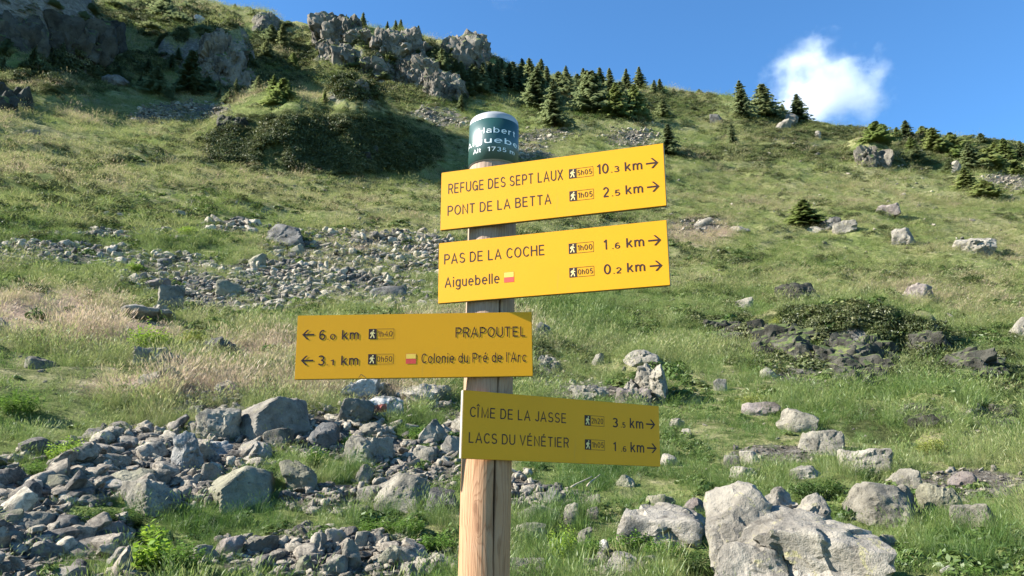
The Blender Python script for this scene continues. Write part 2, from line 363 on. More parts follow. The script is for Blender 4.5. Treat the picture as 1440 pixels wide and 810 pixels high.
M['deadwood'] = simple('bleached_wood', (.34, .29, .21), .85, 0, .2)

# ------------------------------------------------------------------ mesh helpers
def mesh_np(name, V, F, mat=None, smooth=False):
    me = bpy.data.meshes.new(name)
    V = np.asarray(V, np.float32); me.vertices.add(len(V)); me.vertices.foreach_set('co', V.ravel())
    if isinstance(F, np.ndarray): 
        n, k = F.shape; li = F.ravel().astype(np.int32); ls = (np.arange(n) * k).astype(np.int32)
    else:
        li = np.array([i for f in F for i in f], np.int32); lens = np.array([len(f) for f in F]); ls = np.concatenate([[0], np.cumsum(lens)[:-1]]).astype(np.int32); n = len(F)
    me.loops.add(len(li)); me.loops.foreach_set('vertex_index', li)
    me.polygons.add(n); me.polygons.foreach_set('loop_start', ls)
    me.update(calc_edges=True); me.validate()
    if smooth: me.polygons.foreach_set('use_smooth', np.ones(len(me.polygons), bool))
    if mat: me.materials.append(mat)
    return me
def link(name, me, parent=None, loc=None, rot=None, scale=None):
    o = bpy.data.objects.new(name, me); col.objects.link(o)
    if parent: o.parent = parent
    if loc is not None: o.location = loc
    if rot is not None: o.rotation_euler = rot
    if scale is not None: o.scale = scale
    return o
def tag(o, label=None, cat=None, group=None, kind=None):
    if label: o['label'] = label
    if cat: o['category'] = cat
    if group: o['group'] = group
    if kind: o['kind'] = kind
    return o
def empty(name, loc, rz=0):
    o = bpy.data.objects.new(name, None); col.objects.link(o); o.location = loc; o.rotation_euler = (0, 0, rz); o.empty_display_size = .1
    return o

# ------------------------------------------------------------------ ground sheet
def build_ground():
    fine = np.radians(np.linspace(-40, 40, 600)); lo = np.radians(np.linspace(-180, -40, 90)[:-1]); hi = np.radians(np.linspace(40, 180, 90)[1:])
    az = np.concatenate([lo, fine, hi])
    dr = np.concatenate([np.linspace(.35, 5.4, 24), np.exp(np.linspace(math.log(5.5), math.log(150), 470)), np.exp(np.linspace(math.log(153), math.log(900), 30))])
    A, D = np.meshgrid(az, dr)
    X = D * np.sin(A); Y = D * np.cos(A)
    Z = height(X, Y)
    Z = np.maximum(Z, -160 - 0 * Z) if False else Z
    V = np.stack([X, Y, Z], -1).reshape(-1, 3)
    nd, na = X.shape
    i = (np.arange(nd - 1)[:, None] * na + np.arange(na - 1)[None, :]).ravel()
    F = np.stack([i, i + 1, i + na + 1, i + na], 1)
    F = F[:, ::-1]
    V = np.vstack([V, [[0, 0, float(height(np.array([0.01]), np.array([0.01]))[0])]]]); c = len(V) - 1
    quads = F.tolist() + [[c, j + 1, j] for j in range(na - 1)]
    me = mesh_np('slope', V, quads, M['ground'], True)
    px, py, _ = proj(V[:, 0], V[:, 1], V[:, 2]); front = V[:, 1] > 1
    wob = 14 * noise2(V[:, 0] / 1.5, V[:, 1] / 1.5, 71)
    cov = np.zeros((len(V), 4), np.float32); cov[:, 3] = 1
    cov[:, 0] = zone(px + wob, py, PINK) * front
    bare = np.maximum.reduce([zone(px + wob, py, SCREE_NEAR), zone(px + wob, py, SCREE_MID), zone(px + wob, py, SCREE_FAR), zone(px + wob, py, SCREE_RIGHT)])
    lush = zone(px + wob, py, LUSH)
    cov[:, 1] = np.clip(bare - lush, 0, 1) * front; cov[:, 2] = lush * front
    a = me.color_attributes.new('cover', 'FLOAT_COLOR', 'POINT'); a.data.foreach_set('color', cov.ravel())
    cb = np.zeros((len(V), 4), np.float32); cb[:, 3] = 1; cb[:, 0] = zone(px + wob, py, HEATH) * front; cb[:, 1] = zone(px, py, [(450, 200, 200, 55)]) * front
    a = me.color_attributes.new('cover_b', 'FLOAT_COLOR', 'POINT'); a.data.foreach_set('color', cb.ravel())
    o = link('ground', me); o['kind'] = 'structure'
build_ground()

# ------------------------------------------------------------------ rocks
_ico = {}
def ico(n):
    if n not in _ico:
        bm = bmesh.new(); bmesh.ops.create_icosphere(bm, subdivisions=n, radius=1)
        bm.verts.ensure_lookup_table()
        V = np.array([v.co[:] for v in bm.verts]); F = np.array([[v.index for v in f.verts] for f in bm.faces]); bm.free()
        V /= np.linalg.norm(V, axis=1)[:, None]; _ico[n] = (V, F)
    return _ico[n]
def rock_shape(seed, sub, half, rough=.075, nplanes=14, sharp=34, strata=0.0, planes=None, strdir=None, crack=0.0):
    """convex body cut by planes, broken up by noise, fissures and bedding; fills the given half sizes"""
    rng = np.random.RandomState(seed); D, F = ico(sub)
    if planes is not None:
        pn = np.array([p[:3] for p in planes], float); ph = np.array([p[3] for p in planes], float); pn /= np.linalg.norm(pn, axis=1)[:, None]
    else:
        pn = rng.normal(size=(nplanes, 3)); pn /= np.linalg.norm(pn, axis=1)[:, None]; ph = rng.uniform(.62, 1.0, nplanes)
        pn = np.vstack([pn, np.eye(3), -np.eye(3)]); ph = np.concatenate([ph, np.full(6, .95)])
    q = np.maximum(D @ pn.T, 0) / ph
    r = 1.0 / (q ** sharp).sum(1) ** (1.0 / sharp)
    P = D * r[:, None]
    mn, mx = P.min(0), P.max(0); P = (P - (mn + mx) / 2) / ((mx - mn) / 2)
    half = np.array(half, float); S = P * half
    sz = float(np.cbrt(half.prod())); Q = S / sz
    nrm = D
    def facet(K, amp):
        sdp = Q[rng.randint(0, len(Q), K)] * rng.uniform(.8, 1.05, (K, 1)); cell = math.sqrt(12.6 / K)
        near = ((Q[:, None, :] + .12 * cell * fb[:, None, None] - sdp[None]) ** 2).sum(2).argmin(1)
        g = rng.normal(size=(K, 3)); off = rng.uniform(-1, 1, K)
        return amp * (off[near] * .7 + ((Q - sdp[near]) * g[near]).sum(1) / cell)
    fb = fbm3(Q * 2.2, 3, seed + 3)
    disp = rough * .8 * fbm3(Q * 1.5, 2, seed + 1) + facet(14 if sub < 5 else 22, rough * .9)
    if sub > 3: disp += facet(90, rough * .38) + rough * .30 * fbm3(Q * 5, 4, seed + 13, .6)
    if sub > 5: disp += facet(320, rough * .16)
    if strata:
        sdv = np.array(strdir if strdir is not None else (.25, .1, 1.0)); sdv = sdv / np.linalg.norm(sdv)
        h = Q @ sdv * 4.2 + .8 * fbm3(Q * 1.3, 3, seed + 31)
        fr = h - np.floor(h); disp += strata * (np.where(fr < .75, fr / .75, (1 - fr) / .25) - .5)
    if crack:
        c = np.abs(fbm3(Q * np.array([1.5, 1.5, .8]), 3, seed + 41)); disp -= crack * np.exp(-(c / .055) ** 2)
        c = np.abs(fbm3(Q * 3.1, 3, seed + 47)); disp -= crack * .5 * np.exp(-(c / .05) ** 2)
    S = S + nrm * (disp * sz)[:, None]
    return S, F
BOXES = []
def rock_geo(x0, y0, x1, y1, seed, sub=None, T=None, embed=.40, yaw=None, tilt=0.0, **kw):
    w, h = x1 - x0, y1 - y0; xc = (x0 + x1) / 2
    if sub is None: sub = 5 if w > 60 else (4 if w > 26 else 3)
    g = ground(xc, y1 - .12 * h)[0]; dg = math.hypot(g[0], g[1]); dep = float(proj(*g)[2])
    W = w * dep / FPX
    if T is None: T = W * (.8 if w < 2.4 * h else .6)
    hx, hy, te = (float(v) for v in ray(xc, y0))
    dc = dg + .25 * T; zt = dc * te; zb = g[2] - .05 - embed * max(zt - g[2], .03)
    H = max(zt - zb, .06)
    V, F = rock_shape(seed, sub, (W / 2, T / 2, H / 2), **kw)
    if tilt:
        c, s = math.cos(tilt), math.sin(tilt); V = V @ np.array([[c, 0, -s], [0, 1, 0], [s, 0, c]])
        k = np.array([(W / 2) / max(abs(V[:, 0]).max(), 1e-6), 1, (H / 2) / max(abs(V[:, 2]).max(), 1e-6)]); V = V * k
    az = math.atan2(hx, hy) - (yaw or 0); c, s = math.cos(-az), math.sin(-az)
    V = np.stack([V[:, 0] * c - V[:, 1] * s, V[:, 0] * s + V[:, 1] * c, V[:, 2] + H / 2], 1)
    return V, F, np.array([hx * dc, hy * dc, zb])
def finish_rock(name, V, F, loc, mat, label, cat, group=None):
    me = mesh_np(name, V, F, M[mat], True)
    try: me.set_sharp_from_angle(angle=R(32))
    except Exception: pass
    return tag(link(name, me, loc=tuple(loc)), label, cat, group)
def rock(x0, y0, x1, y1, mat, seed, label, name='boulder', cat='boulder', group=None, **kw):
    V, F, L = rock_geo(x0, y0, x1, y1, seed, **kw); BOXES.append((x0, y0, x1, y1, label))
    return finish_rock(name, V, F, L, mat, label, cat, group)
def crag(x0, y0, x1, y1, mat, seed, label, name='rock_outcrop', cat='rock outcrop', boxes=None, n=9, sub=4, T=None, sz=(.26, .5), tall=1.15, rough=.10, **kw):
    """one outcrop: jointed blocks of the same rock standing out of the slope in one mesh"""
    rng_ = random.Random(seed); w, h = x1 - x0, y1 - y0; Vs, Fs, L0, nv = [], [], None, 0; BOXES.append((x0, y0, x1, y1, label))
    if boxes is None:
        boxes = []
        for i in range(n):
            bw = w * rng_.uniform(*sz); bh = min(h * .95, max(h * .35, bw * tall * rng_.uniform(.6, 1.1))); u = (i + rng_.uniform(.1, .9)) / n
            cx_ = x0 + bw / 2 + (w - bw) * ((i * .618 + rng_.uniform(0, .2)) % 1); a = abs(cx_ - (x0 + x1) / 2) / (w / 2); top = y0 + (h - bh) * (u * (1 - .3 * a) + .35 * a * (1 - u)); boxes.append((cx_ - bw / 2, top, cx_ + bw / 2, top + bh))
    for i, b in enumerate(boxes):
        dk = dict(kw); dk.setdefault('sharp', 30); dk.setdefault('embed', .45); dk.setdefault('tilt', b[4] if len(b) > 4 else rng_.uniform(-.3, .3))
        V, F, L = rock_geo(*b[:4], seed * 31 + i, sub=sub, T=T, rough=rough, nplanes=11, **dk)
        if L0 is None: L0 = L; root = tag(empty(name, tuple(L)), label, cat)
        me = mesh_np('rock_block', V, F, M[mat], True)
        try: me.set_sharp_from_angle(angle=R(32))
        except Exception: pass
        link('rock_block', me, root, loc=tuple(L - L0))
    return root

B = rock
# --- lower right
crag(985, 676, 1238, 850, 'pale', 901, 'huge pale grey boulder, fissured and lichen-covered, largest in the lower right', 'boulder', 'boulder', sub=5, rough=.075, embed=.06, sharp=16, strata=.035, strdir=(.7, .1, .7),
  boxes=[(1020, 700, 1242, 880, .34), (983, 682, 1100, 850, .0), (1050, 677, 1122, 790, .12), (1085, 690, 1180, 800, .25), (1000, 760, 1120, 880, .1)])
B(1180, 680, 1290, 742, 'grey', 12, 'rounded grey boulder half in shade behind the huge pale boulder', strata=.04, sharp=14)
B(1180, 633, 1250, 668, 'pale', 31, 'pale rounded boulder with dark shaded right side on the grass, above the huge pale boulder', sharp=14)
B(1244, 660, 1293, 690, 'grey', 14, 'low grey slab running down from the pale rounded boulder at right', 'rock_slab', 'rock')
B(1093, 572, 1148, 610, 'grey', 15, 'sloping mottled grey boulder in grass, highest of a line of three', strata=.04)
B(1043, 566, 1095, 585, 'brown', 16, 'low brownish flat rock under the yellow-green cushion plant', 'rock_slab', 'rock', strata=.05)
B(1120, 606, 1184, 640, 'grey', 17, 'pale angular boulder in a hollow of the grass, lowest of a line of three', crack=.05)
B(1018, 640, 1041, 664, 'grey', 18, 'small upright grey rock, left of a cluster of three', 'rock', 'rock')
B(1040, 634, 1067, 656, 'pale', 19, 'small pale rock, back right of a cluster of three', 'rock', 'rock')
B(1021, 656, 1063, 678, 'pale', 20, 'flat-topped pale rock in front of a cluster of three', 'rock', 'rock')
B(1110, 654, 1156, 674, 'pale', 21, 'low pale stone slab just above the dark green bush', 'rock_slab', 'rock')
B(1287, 680, 1350, 728, 'olive', 22, 'lumpy yellowish-grey boulder with two humps at the right', crack=.08, rough=.11, sharp=12)
B(1209, 706, 1236, 729, 'olive', 23, 'small yellow-lichened pointed rock at the shoulder of the huge boulder', 'rock', 'rock')
B(1338, 708, 1396, 750, 'grey', 24, 'pale wedge-shaped rock sloping down to the right above tall grass', sharp=30)
B(1256, 688, 1283, 712, 'grey', 25, 'small grey rock left of the two-humped boulder', 'rock', 'rock')
B(1333, 664, 1375, 688, 'brown', 26, 'flat brown-grey rock on the bare patch at right', 'rock_slab', 'rock')
B(1322, 793, 1344, 808, 'white', 27, 'small white stone in the tall grass at the bottom right', 'rock', 'rock')
B(1228, 752, 1262, 776, 'olive', 28, 'low mossy rock at the right foot of the huge boulder', 'rock', 'rock')
B(868, 712, 990, 770, 'pale', 29, 'flat pale pinkish rock leaning against the huge boulder on its left', sub=5, sharp=20, crack=.04, T=1.0)
B(960, 700, 992, 722, 'brown', 30, 'small reddish rock wedged between the flat pale rock and the huge boulder', 'rock', 'rock')
# --- right of the post
B(792, 706, 813, 741, 'grey', 32, 'upright pointed grey stone right of the post', 'rock', 'rock', sharp=40)
B(762, 688, 796, 716, 'dark', 33, 'dark rounded stone behind the upright pointed stone', 'rock', 'rock')
B(728, 712, 800, 732, 'grey', 34, 'flat grey slab just left of the upright pointed stone', 'rock_slab', 'rock', strata=.05)
B(712, 735, 768, 764, 'grey', 35, 'layered grey slab touching the right edge of the post', 'rock_slab', 'rock', strata=.06)
B(812, 741, 832, 768, 'grey', 36, 'bluish grey blocky stone in a bush right of the post', 'rock', 'rock')
B(822, 712, 842, 732, 'brown', 37, 'small brownish wedge stone right of the upright pointed stone', 'rock', 'rock')
B(842, 758, 859, 779, 'white', 38, 'small bright white stone topping a low pile of stones', 'rock', 'rock')
B(853, 775, 896, 804, 'pale', 39, 'pale rounded stone under the small white stone', 'rock', 'rock', sharp=12)
B(835, 776, 856, 792, 'brown', 40, 'small brown stone on the left of the low pile', 'rock', 'rock')
B(893, 782, 925, 804, 'grey', 41, 'grey stone on the right of the low pile', 'rock', 'rock')
B(842, 795, 860, 812, 'pale', 42, 'pale stone at the very bottom edge below the low pile', 'rock', 'rock')
B(928, 637, 952, 656, 'pale', 43, 'pale rock in the grass at the lower right tip of the lowest sign', 'rock', 'rock')
B(712, 784, 768, 812, 'grey', 44, 'grey slab at the bottom edge right of the post', 'rock_slab', 'rock', strata=.05)
B(865, 668, 893, 686, 'olive', 45, 'low rounded rock half covered by dry grass under the lowest sign', 'rock', 'rock')
B(905, 697, 950, 716, 'olive', 46, 'dark low rock in grass behind the flat pale pinkish rock', 'rock', 'rock')
B(876, 493, 924, 514, 'pale', 47, 'pale flat cap rock on top of the fissured crag right of the orange sign', sub=5, crack=.06)
crag(882, 504, 938, 566, 'grey', 48, 'tall fissured grey crag throwing a dark shadow on the grass', sub=5, rough=.09, crack=.02, strata=.05, strdir=(.3, .1, 1), T=.85, embed=.15, tilt=.05, sharp=44, boxes=[(884, 506, 926, 568), (906, 512, 940, 574), (876, 530, 900, 566)])
B(832, 497, 850, 515, 'pale', 49, 'small cream stone on the grass left of the fissured crag', 'rock', 'rock')
B(750, 455, 781, 484, 'grey', 50, 'mottled grey boulder at the right end of the orange left-pointing sign')
crag(752, 494, 790, 530, 'grey', 51, 'cluster rock of broken grey layers right of the orange sign', 'rock_outcrop', 'rock outcrop', crack=.04, strata=.05, n=8)
crag(796, 540, 862, 566, 'grey', 52, 'layered grey rock ledge just above the lowest sign', 'rock_outcrop', 'rock outcrop', crack=.04, strata=.05, n=8)
crag(858, 545, 925, 572, 'brown', 53, 'crumbled brownish ledge below the fissured crag', 'rock_outcrop', 'rock outcrop', crack=.04, strata=.05, n=8)
B(938, 588, 962, 604, 'pale', 54, 'pale stone among low plants right of the lowest sign, nearest the shadow', 'rock', 'rock')
B(955, 602, 972, 616, 'pale', 55, 'small round pale stone below two others right of the lowest sign', 'rock', 'rock')
B(1002, 532, 1022, 552, 'grey', 56, 'small grey rock in the grass right of the crag shadow', 'rock', 'rock')
# --- right middle slope
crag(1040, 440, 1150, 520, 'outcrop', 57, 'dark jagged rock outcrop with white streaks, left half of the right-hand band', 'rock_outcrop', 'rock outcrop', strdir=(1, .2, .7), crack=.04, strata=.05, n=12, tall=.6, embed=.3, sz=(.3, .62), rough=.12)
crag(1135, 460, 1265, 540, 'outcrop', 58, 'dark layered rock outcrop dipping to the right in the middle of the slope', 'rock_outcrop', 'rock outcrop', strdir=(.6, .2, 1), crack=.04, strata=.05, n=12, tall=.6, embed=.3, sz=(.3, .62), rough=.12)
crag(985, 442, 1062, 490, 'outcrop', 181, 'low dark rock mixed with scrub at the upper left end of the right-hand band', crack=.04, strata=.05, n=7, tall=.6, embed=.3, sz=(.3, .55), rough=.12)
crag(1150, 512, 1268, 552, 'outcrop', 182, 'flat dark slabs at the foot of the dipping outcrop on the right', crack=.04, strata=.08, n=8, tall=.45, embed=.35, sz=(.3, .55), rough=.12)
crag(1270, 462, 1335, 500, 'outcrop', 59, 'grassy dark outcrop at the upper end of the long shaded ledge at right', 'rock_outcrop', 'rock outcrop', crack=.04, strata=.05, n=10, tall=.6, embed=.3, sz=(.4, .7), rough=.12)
crag(1320, 485, 1420, 545, 'outcrop', 60, 'long shaded ledge of dark rock under turf at the right', 'rock_outcrop', 'rock outcrop', crack=.04, strata=.05, n=10, tall=.6, embed=.3, sz=(.4, .7), rough=.12)  # blocks coloured dark partly to give the ledge its shade
B(1417, 447, 1450, 478, 'pale', 61, 'broken whitish boulder cut by the right edge', crack=.05)
B(1090, 400, 1150, 428, 'outcrop', 62, 'low dark turf-capped rock with shaded right end on the mid slope', sub=5, strata=.06)
B(1032, 420, 1058, 438, 'pale', 63, 'narrow pale rock just left of the turf-capped rock', 'rock', 'rock')
B(1267, 403, 1308, 426, 'brown', 64, 'purplish brown rounded rock on the mid slope at right', sub=5, strata=.05)
B(1253, 320, 1284, 346, 'pale', 65, 'upright boulder with a white sunlit left face on the open slope', sub=5, sharp=34)
B(1338, 328, 1398, 362, 'pale', 66, 'long boulder with white left end and dark lower right end on the slope', sub=5, crack=.06, tilt=.35)
B(1152, 308, 1182, 324, 'dark', 67, 'small dark rock beside the little spruce on the open slope', 'rock', 'rock')
B(1172, 314, 1204, 328, 'pale', 68, 'pale low rock to the lower right of the little spruce', 'rock', 'rock')
B(1132, 318, 1160, 328, 'pale', 69, 'flat pale rock just below the little spruce', 'rock', 'rock')
B(1228, 290, 1262, 303, 'brown', 70, 'flat pinkish rock above the upright white-faced boulder', 'rock', 'rock')
B(1068, 516, 1092, 534, 'pale', 71, 'pale stone at the lower left foot of the jagged outcrop', 'rock', 'rock')
B(975, 308, 1000, 318, 'pale', 72, 'flat pale rock right of the second sign, on dry grass', 'rock', 'rock')
B(1026, 318, 1054, 328, 'pale', 73, 'small flat pale rock left of the little spruce', 'rock', 'rock')
crag(1258, 562, 1345, 608, 'outcrop', 74, 'low brown outcrop in grass above the tall-grass hollow at right', 'rock_outcrop', 'rock outcrop', crack=.04, strata=.05, n=8, tall=.6, embed=.35, sz=(.34, .6), rough=.12)
crag(1385, 562, 1436, 606, 'outcrop', 75, 'dark plant-covered rock near the right edge', 'rock_outcrop', 'rock outcrop', crack=.04, strata=.05, n=8, tall=.6, embed=.35, sz=(.34, .6), rough=.12)
# --- left foreground
B(336, 560, 441, 622, 'pale', 76, 'large boulder with broad pale sunlit top left face in the left foreground', sub=5, T=.95, sharp=34, rough=.035, embed=.12,
  planes=[(-.75, -.35, .7, .68), (-.9, -.6, .1, .85), (.45, -.88, .12, .62), (.8, -.35, .35, .86), (0, 0, 1, .9), (-.2, .3, 1, .86), (-1, 0, 0, .97), (1, 0, .1, .95), (0, 1, 0, 1), (0, 0, -1, 1), (.5, -.5, -.5, .9)])
B(280, 573, 340, 626, 'grey', 77, 'angular grey rock pair at the left foot of the large pale-faced boulder', sub=5, crack=.08)
B(290, 655, 399, 716, 'olive', 78, 'large smooth greenish boulder with dark shaded front in the left foreground', sub=5, T=.9, sharp=30, rough=.035, embed=.12,
  planes=[(-.75, -.25, .75, .66), (.38, -.9, .22, .64), (.55, -.5, .75, .80), (.95, -.2, .15, .9), (-.3, .2, 1, .82), (-1, -.3, 0, .92), (0, 1, 0, 1), (0, 0, -1, 1), (.2, .3, 1, .9)])
B(397, 648, 445, 694, 'olive', 79, 'blocky boulder right beside the large smooth greenish boulder', sub=5, sharp=30)
B(282, 653, 312, 682, 'pale', 80, 'pale blocky stone at the left of the large smooth greenish boulder', 'rock', 'rock')
B(247, 606, 290, 670, 'white', 81, 'tall white bluish quartz rock standing in the left scree', crack=.05, sub=5, rough=.1)
B(262, 620, 325, 640, 'white', 82, 'flat white quartz slab reaching right from the tall white rock', 'rock_slab', 'rock', crack=.08)
B(177, 678, 254, 728, 'grey', 83, 'broad grey boulder with ribbed left face in the left scree', sub=5, crack=.05, strata=.05)
B(145, 661, 215, 692, 'olive', 84, 'yellowish blocky boulder behind the ribbed grey boulder', sub=5)
B(200, 660, 240, 685, 'grey', 85, 'rough grey rock right behind the yellowish blocky boulder')
B(52, 667, 100, 692, 'olive', 86, 'flat smooth slab with rounded top in the left scree', 'rock_slab', 'rock')
B(98, 672, 134, 700, 'olive', 87, 'egg-shaped smooth stone in the left scree', 'rock', 'rock', sharp=12)
B(108, 696, 154, 712, 'pale', 88, 'flat pale stone at the top of the dark green bush on the left', 'rock_slab', 'rock')
B(27, 722, 75, 748, 'grey', 89, 'pale-faced block jutting from the scree near the left edge', 'rock', 'rock', sharp=34)
B(-4, 744, 53, 766, 'grey', 90, 'long flat grey slab on the left edge', 'rock_slab', 'rock', strata=.06)
B(45, 757, 90, 788, 'pale', 91, 'sloping flat pale slab in the lower left corner scree', 'rock_slab', 'rock', tilt=.3)
B(2, 780, 36, 806, 'grey', 92, 'dark-fronted boulder in the bottom left corner')
B(97, 732, 130, 755, 'pale', 93, 'pale block below the dark green bush on the left', 'rock', 'rock')
B(130, 733, 182, 757, 'brown', 94, 'brownish ridged rock half hidden by grass on the left', 'rock', 'rock')
B(152, 769, 190, 794, 'pale', 95, 'pale stone left of the broad-leaved plant', 'rock', 'rock')
B(66, 796, 124, 822, 'pale', 96, 'flat pale rock cut by the bottom edge on the left', 'rock_slab', 'rock')
B(-8, 716, 30, 742, 'olive', 97, 'smooth sloping boulder cut by the left edge', 'boulder', 'boulder')
B(132, 606, 170, 630, 'grey', 98, 'dark-sided stone at the upper rim of the left scree', 'rock', 'rock')
B(126, 640, 170, 662, 'pale', 99, 'pale diagonal slab in the middle of the left scree', 'rock_slab', 'rock', tilt=.35)
B(430, 594, 478, 636, 'dark', 100, 'dark shaded rock right of the large pale-faced boulder')
B(335, 622, 384, 648, 'pale', 101, 'low pale rock behind grass below the large pale-faced boulder', 'rock', 'rock')
B(372, 604, 415, 632, 'grey', 102, 'pinkish grey rock below the large pale-faced boulder', 'rock', 'rock')
B(340, 753, 392, 780, 'grey', 103, 'grey flat stone at the left part of the bottom stone row', 'rock', 'rock')
B(304, 755, 344, 786, 'brown', 104, 'brownish stone leaning left in the bottom stone row', 'rock', 'rock')
B(436, 750, 464, 780, 'pale', 105, 'pale wedge stone in the bottom stone row', 'rock', 'rock')
B(457, 742, 488, 766, 'pale', 106, 'cream rounded stone on top of the bottom stone row', 'rock', 'rock', sharp=12)
B(416, 779, 446, 806, 'olive', 107, 'olive block at the bottom of the stone row', 'rock', 'rock')
B(455, 779, 490, 812, 'grey', 108, 'grey boulder at the bottom edge in the stone row')
B(270, 765, 312, 790, 'grey', 109, 'dark grey stone at the left end of the bottom stone row', 'rock', 'rock')
B(561, 769, 603, 796, 'grey', 110, 'smooth rounded grey stone in the pile left of the post', 'rock', 'rock', sharp=12)
B(531, 769, 564, 800, 'olive', 111, 'shaded olive stone in the pile left of the post', 'rock', 'rock')
B(500, 747, 526, 772, 'grey', 112, 'grey block topping the pile left of the post', 'rock', 'rock')
B(600, 776, 644, 800, 'grey', 113, 'grey stone of the pile closest to the post', 'rock', 'rock')
B(563, 792, 600, 815, 'pale', 114, 'pale stone at the bottom edge of the pile left of the post', 'rock', 'rock')
B(478, 758, 510, 806, 'grey', 115, 'tall grey boulder at the left end of the pile by the post')
B(528, 666, 606, 726, 'grey', 116, 'large angular boulder with a sharp peak left of the post', sub=5, T=.8, sharp=44, rough=.045, crack=.05, embed=.1,
  planes=[(-.75, -.35, .62, .66), (-.15, -.95, .35, .70), (.85, -.5, .25, .78), (1, 0, 0, .9), (-1, 0, 0, .95), (.1, .5, .9, .78), (0, 1, 0, 1), (0, 0, -1, 1), (.35, -.2, .95, .92)])
B(600, 684, 645, 728, 'dark', 117, 'dark shaded flank of the sharp-peaked boulder, next to the post')  # shaded side of the peaked boulder, put in as its own dark rock
B(503, 681, 538, 712, 'grey', 118, 'mottled stone at the left of the sharp-peaked boulder', 'rock', 'rock')
B(500, 652, 525, 682, 'pale', 119, 'small pale knobbly rock above the sharp-peaked boulder', 'rock', 'rock')
B(480, 536, 530, 562, 'white', 120, 'white craggy rock below the orange sign', sub=5, crack=.05, rough=.1)
mk = B(515, 556, 568, 590, 'marked', 121, 'pale rock below the orange sign painted with a red and white trail mark', sub=5, crack=.05)
B(478, 562, 526, 598, 'grey', 122, 'rounded grey boulder under the white craggy rock', sub=5)
B(500, 594, 550, 618, 'grey', 123, 'flat grey rock sloping right below the painted rock', 'rock_slab', 'rock', strata=.05)
B(486, 613, 554, 658, 'grey', 124, 'mottled grey boulder with bright top in the middle of the left foreground', sub=5, crack=.05)
B(556, 542, 634, 570, 'pale', 125, 'long flat pale slab left of the post under the orange sign', 'rock_slab', 'rock', strata=.08, sub=5, T=1.2)
B(590, 590, 630, 628, 'grey', 126, 'pale-topped rock left of the lowest sign', 'rock', 'rock')
B(577, 627, 617, 652, 'grey', 127, 'grey rock in the shade left of the post', 'rock', 'rock')
B(620, 612, 655, 644, 'pale', 128, 'pale rock tucked against the left of the post below the lowest sign', 'rock', 'rock')
B(303, 534, 338, 560, 'grey', 129, 'grey angular rock at the head of the left scree', 'rock', 'rock')
# --- left middle slope
B(192, 492, 274, 526, 'grey', 130, 'long mottled grey boulder right of the bright green bush', sub=5, crack=.06, rough=.09)
B(290, 476, 340, 504, 'dark', 131, 'dark layered boulder on the grass left of the orange sign', strata=.08, sub=5)
B(38, 502, 76, 520, 'pale', 132, 'small whitish boulder on the grass at the left', crack=.05)
B(200, 520, 262, 548, 'grey', 133, 'low grey rock showing through dry grass', 'rock_slab', 'rock')
B(365, 322, 430, 344, 'dark', 134, 'long dark flat slab above the middle scree', 'rock_slab', 'rock', sub=5, T=3.0)
B(193, 390, 244, 408, 'brown', 135, 'dark tilted slab at the left of the middle scree', 'rock_slab', 'rock', tilt=-.3)
B(306, 398, 350, 418, 'olive', 136, 'pointed greenish boulder in the middle scree', sharp=34)
B(350, 358, 374, 378, 'olive', 137, 'small olive boulder below the long dark slab', 'rock', 'rock')
B(408, 342, 428, 362, 'olive', 138, 'lumpy olive rock right below the long dark slab', 'rock', 'rock')
B(278, 426, 320, 438, 'dark', 139, 'low dark slab below the middle scree', 'rock_slab', 'rock')
B(170, 433, 248, 451, 'pale', 140, 'long pale low slab in pinkish grass', 'rock_slab', 'rock', T=1.6)
B(120, 443, 142, 456, 'olive', 141, 'small olive rock left of the long pale slab', 'rock', 'rock')
B(-10, 446, 15, 472, 'brown', 142, 'rounded brown boulder cut by the left edge')
B(519, 402, 570, 422, 'dark', 143, 'dark rounded boulder in the scree left of the second sign', sharp=14)
B(222, 363, 244, 375, 'dark', 144, 'small dark pointed rock in the upper middle scree', 'rock', 'rock')
B(242, 295, 264, 306, 'olive', 145, 'small pale-topped rock on the green slope above the scree', 'rock', 'rock')
B(165, 300, 184, 308, 'pale', 146, 'small flat rock on the green slope at the left above the scree', 'rock', 'rock')
B(33, 183, 55, 195, 'grey', 147, 'lone grey boulder on the smooth upper meadow at the left')
B(226, 402, 260, 440, 'grey', 148, 'lumpy grey rocks at the foot of the dark tilted slab', 'rock', 'rock')
# --- crags up the mountainside
C = dict(name='rock_outcrop', cat='rock outcrop')
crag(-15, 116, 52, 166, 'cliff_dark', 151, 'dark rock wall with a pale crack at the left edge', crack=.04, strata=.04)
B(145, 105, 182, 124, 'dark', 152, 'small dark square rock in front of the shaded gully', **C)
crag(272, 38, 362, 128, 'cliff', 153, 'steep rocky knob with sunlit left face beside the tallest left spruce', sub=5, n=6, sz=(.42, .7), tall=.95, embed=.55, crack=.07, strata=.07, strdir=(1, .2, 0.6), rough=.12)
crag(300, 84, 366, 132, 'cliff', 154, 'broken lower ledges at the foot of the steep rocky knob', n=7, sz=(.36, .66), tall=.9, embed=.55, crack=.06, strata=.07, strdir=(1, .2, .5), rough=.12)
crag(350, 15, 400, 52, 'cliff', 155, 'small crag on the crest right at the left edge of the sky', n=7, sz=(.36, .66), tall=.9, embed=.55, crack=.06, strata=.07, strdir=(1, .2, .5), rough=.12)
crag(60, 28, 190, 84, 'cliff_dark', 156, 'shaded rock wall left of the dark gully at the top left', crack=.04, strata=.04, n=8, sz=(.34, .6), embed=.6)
crag(-40, 20, 75, 74, 'cliff_dark', 157, 'shaded rock wall at the top left corner', crack=.04, strata=.04, n=8, sz=(.34, .6), embed=.6)
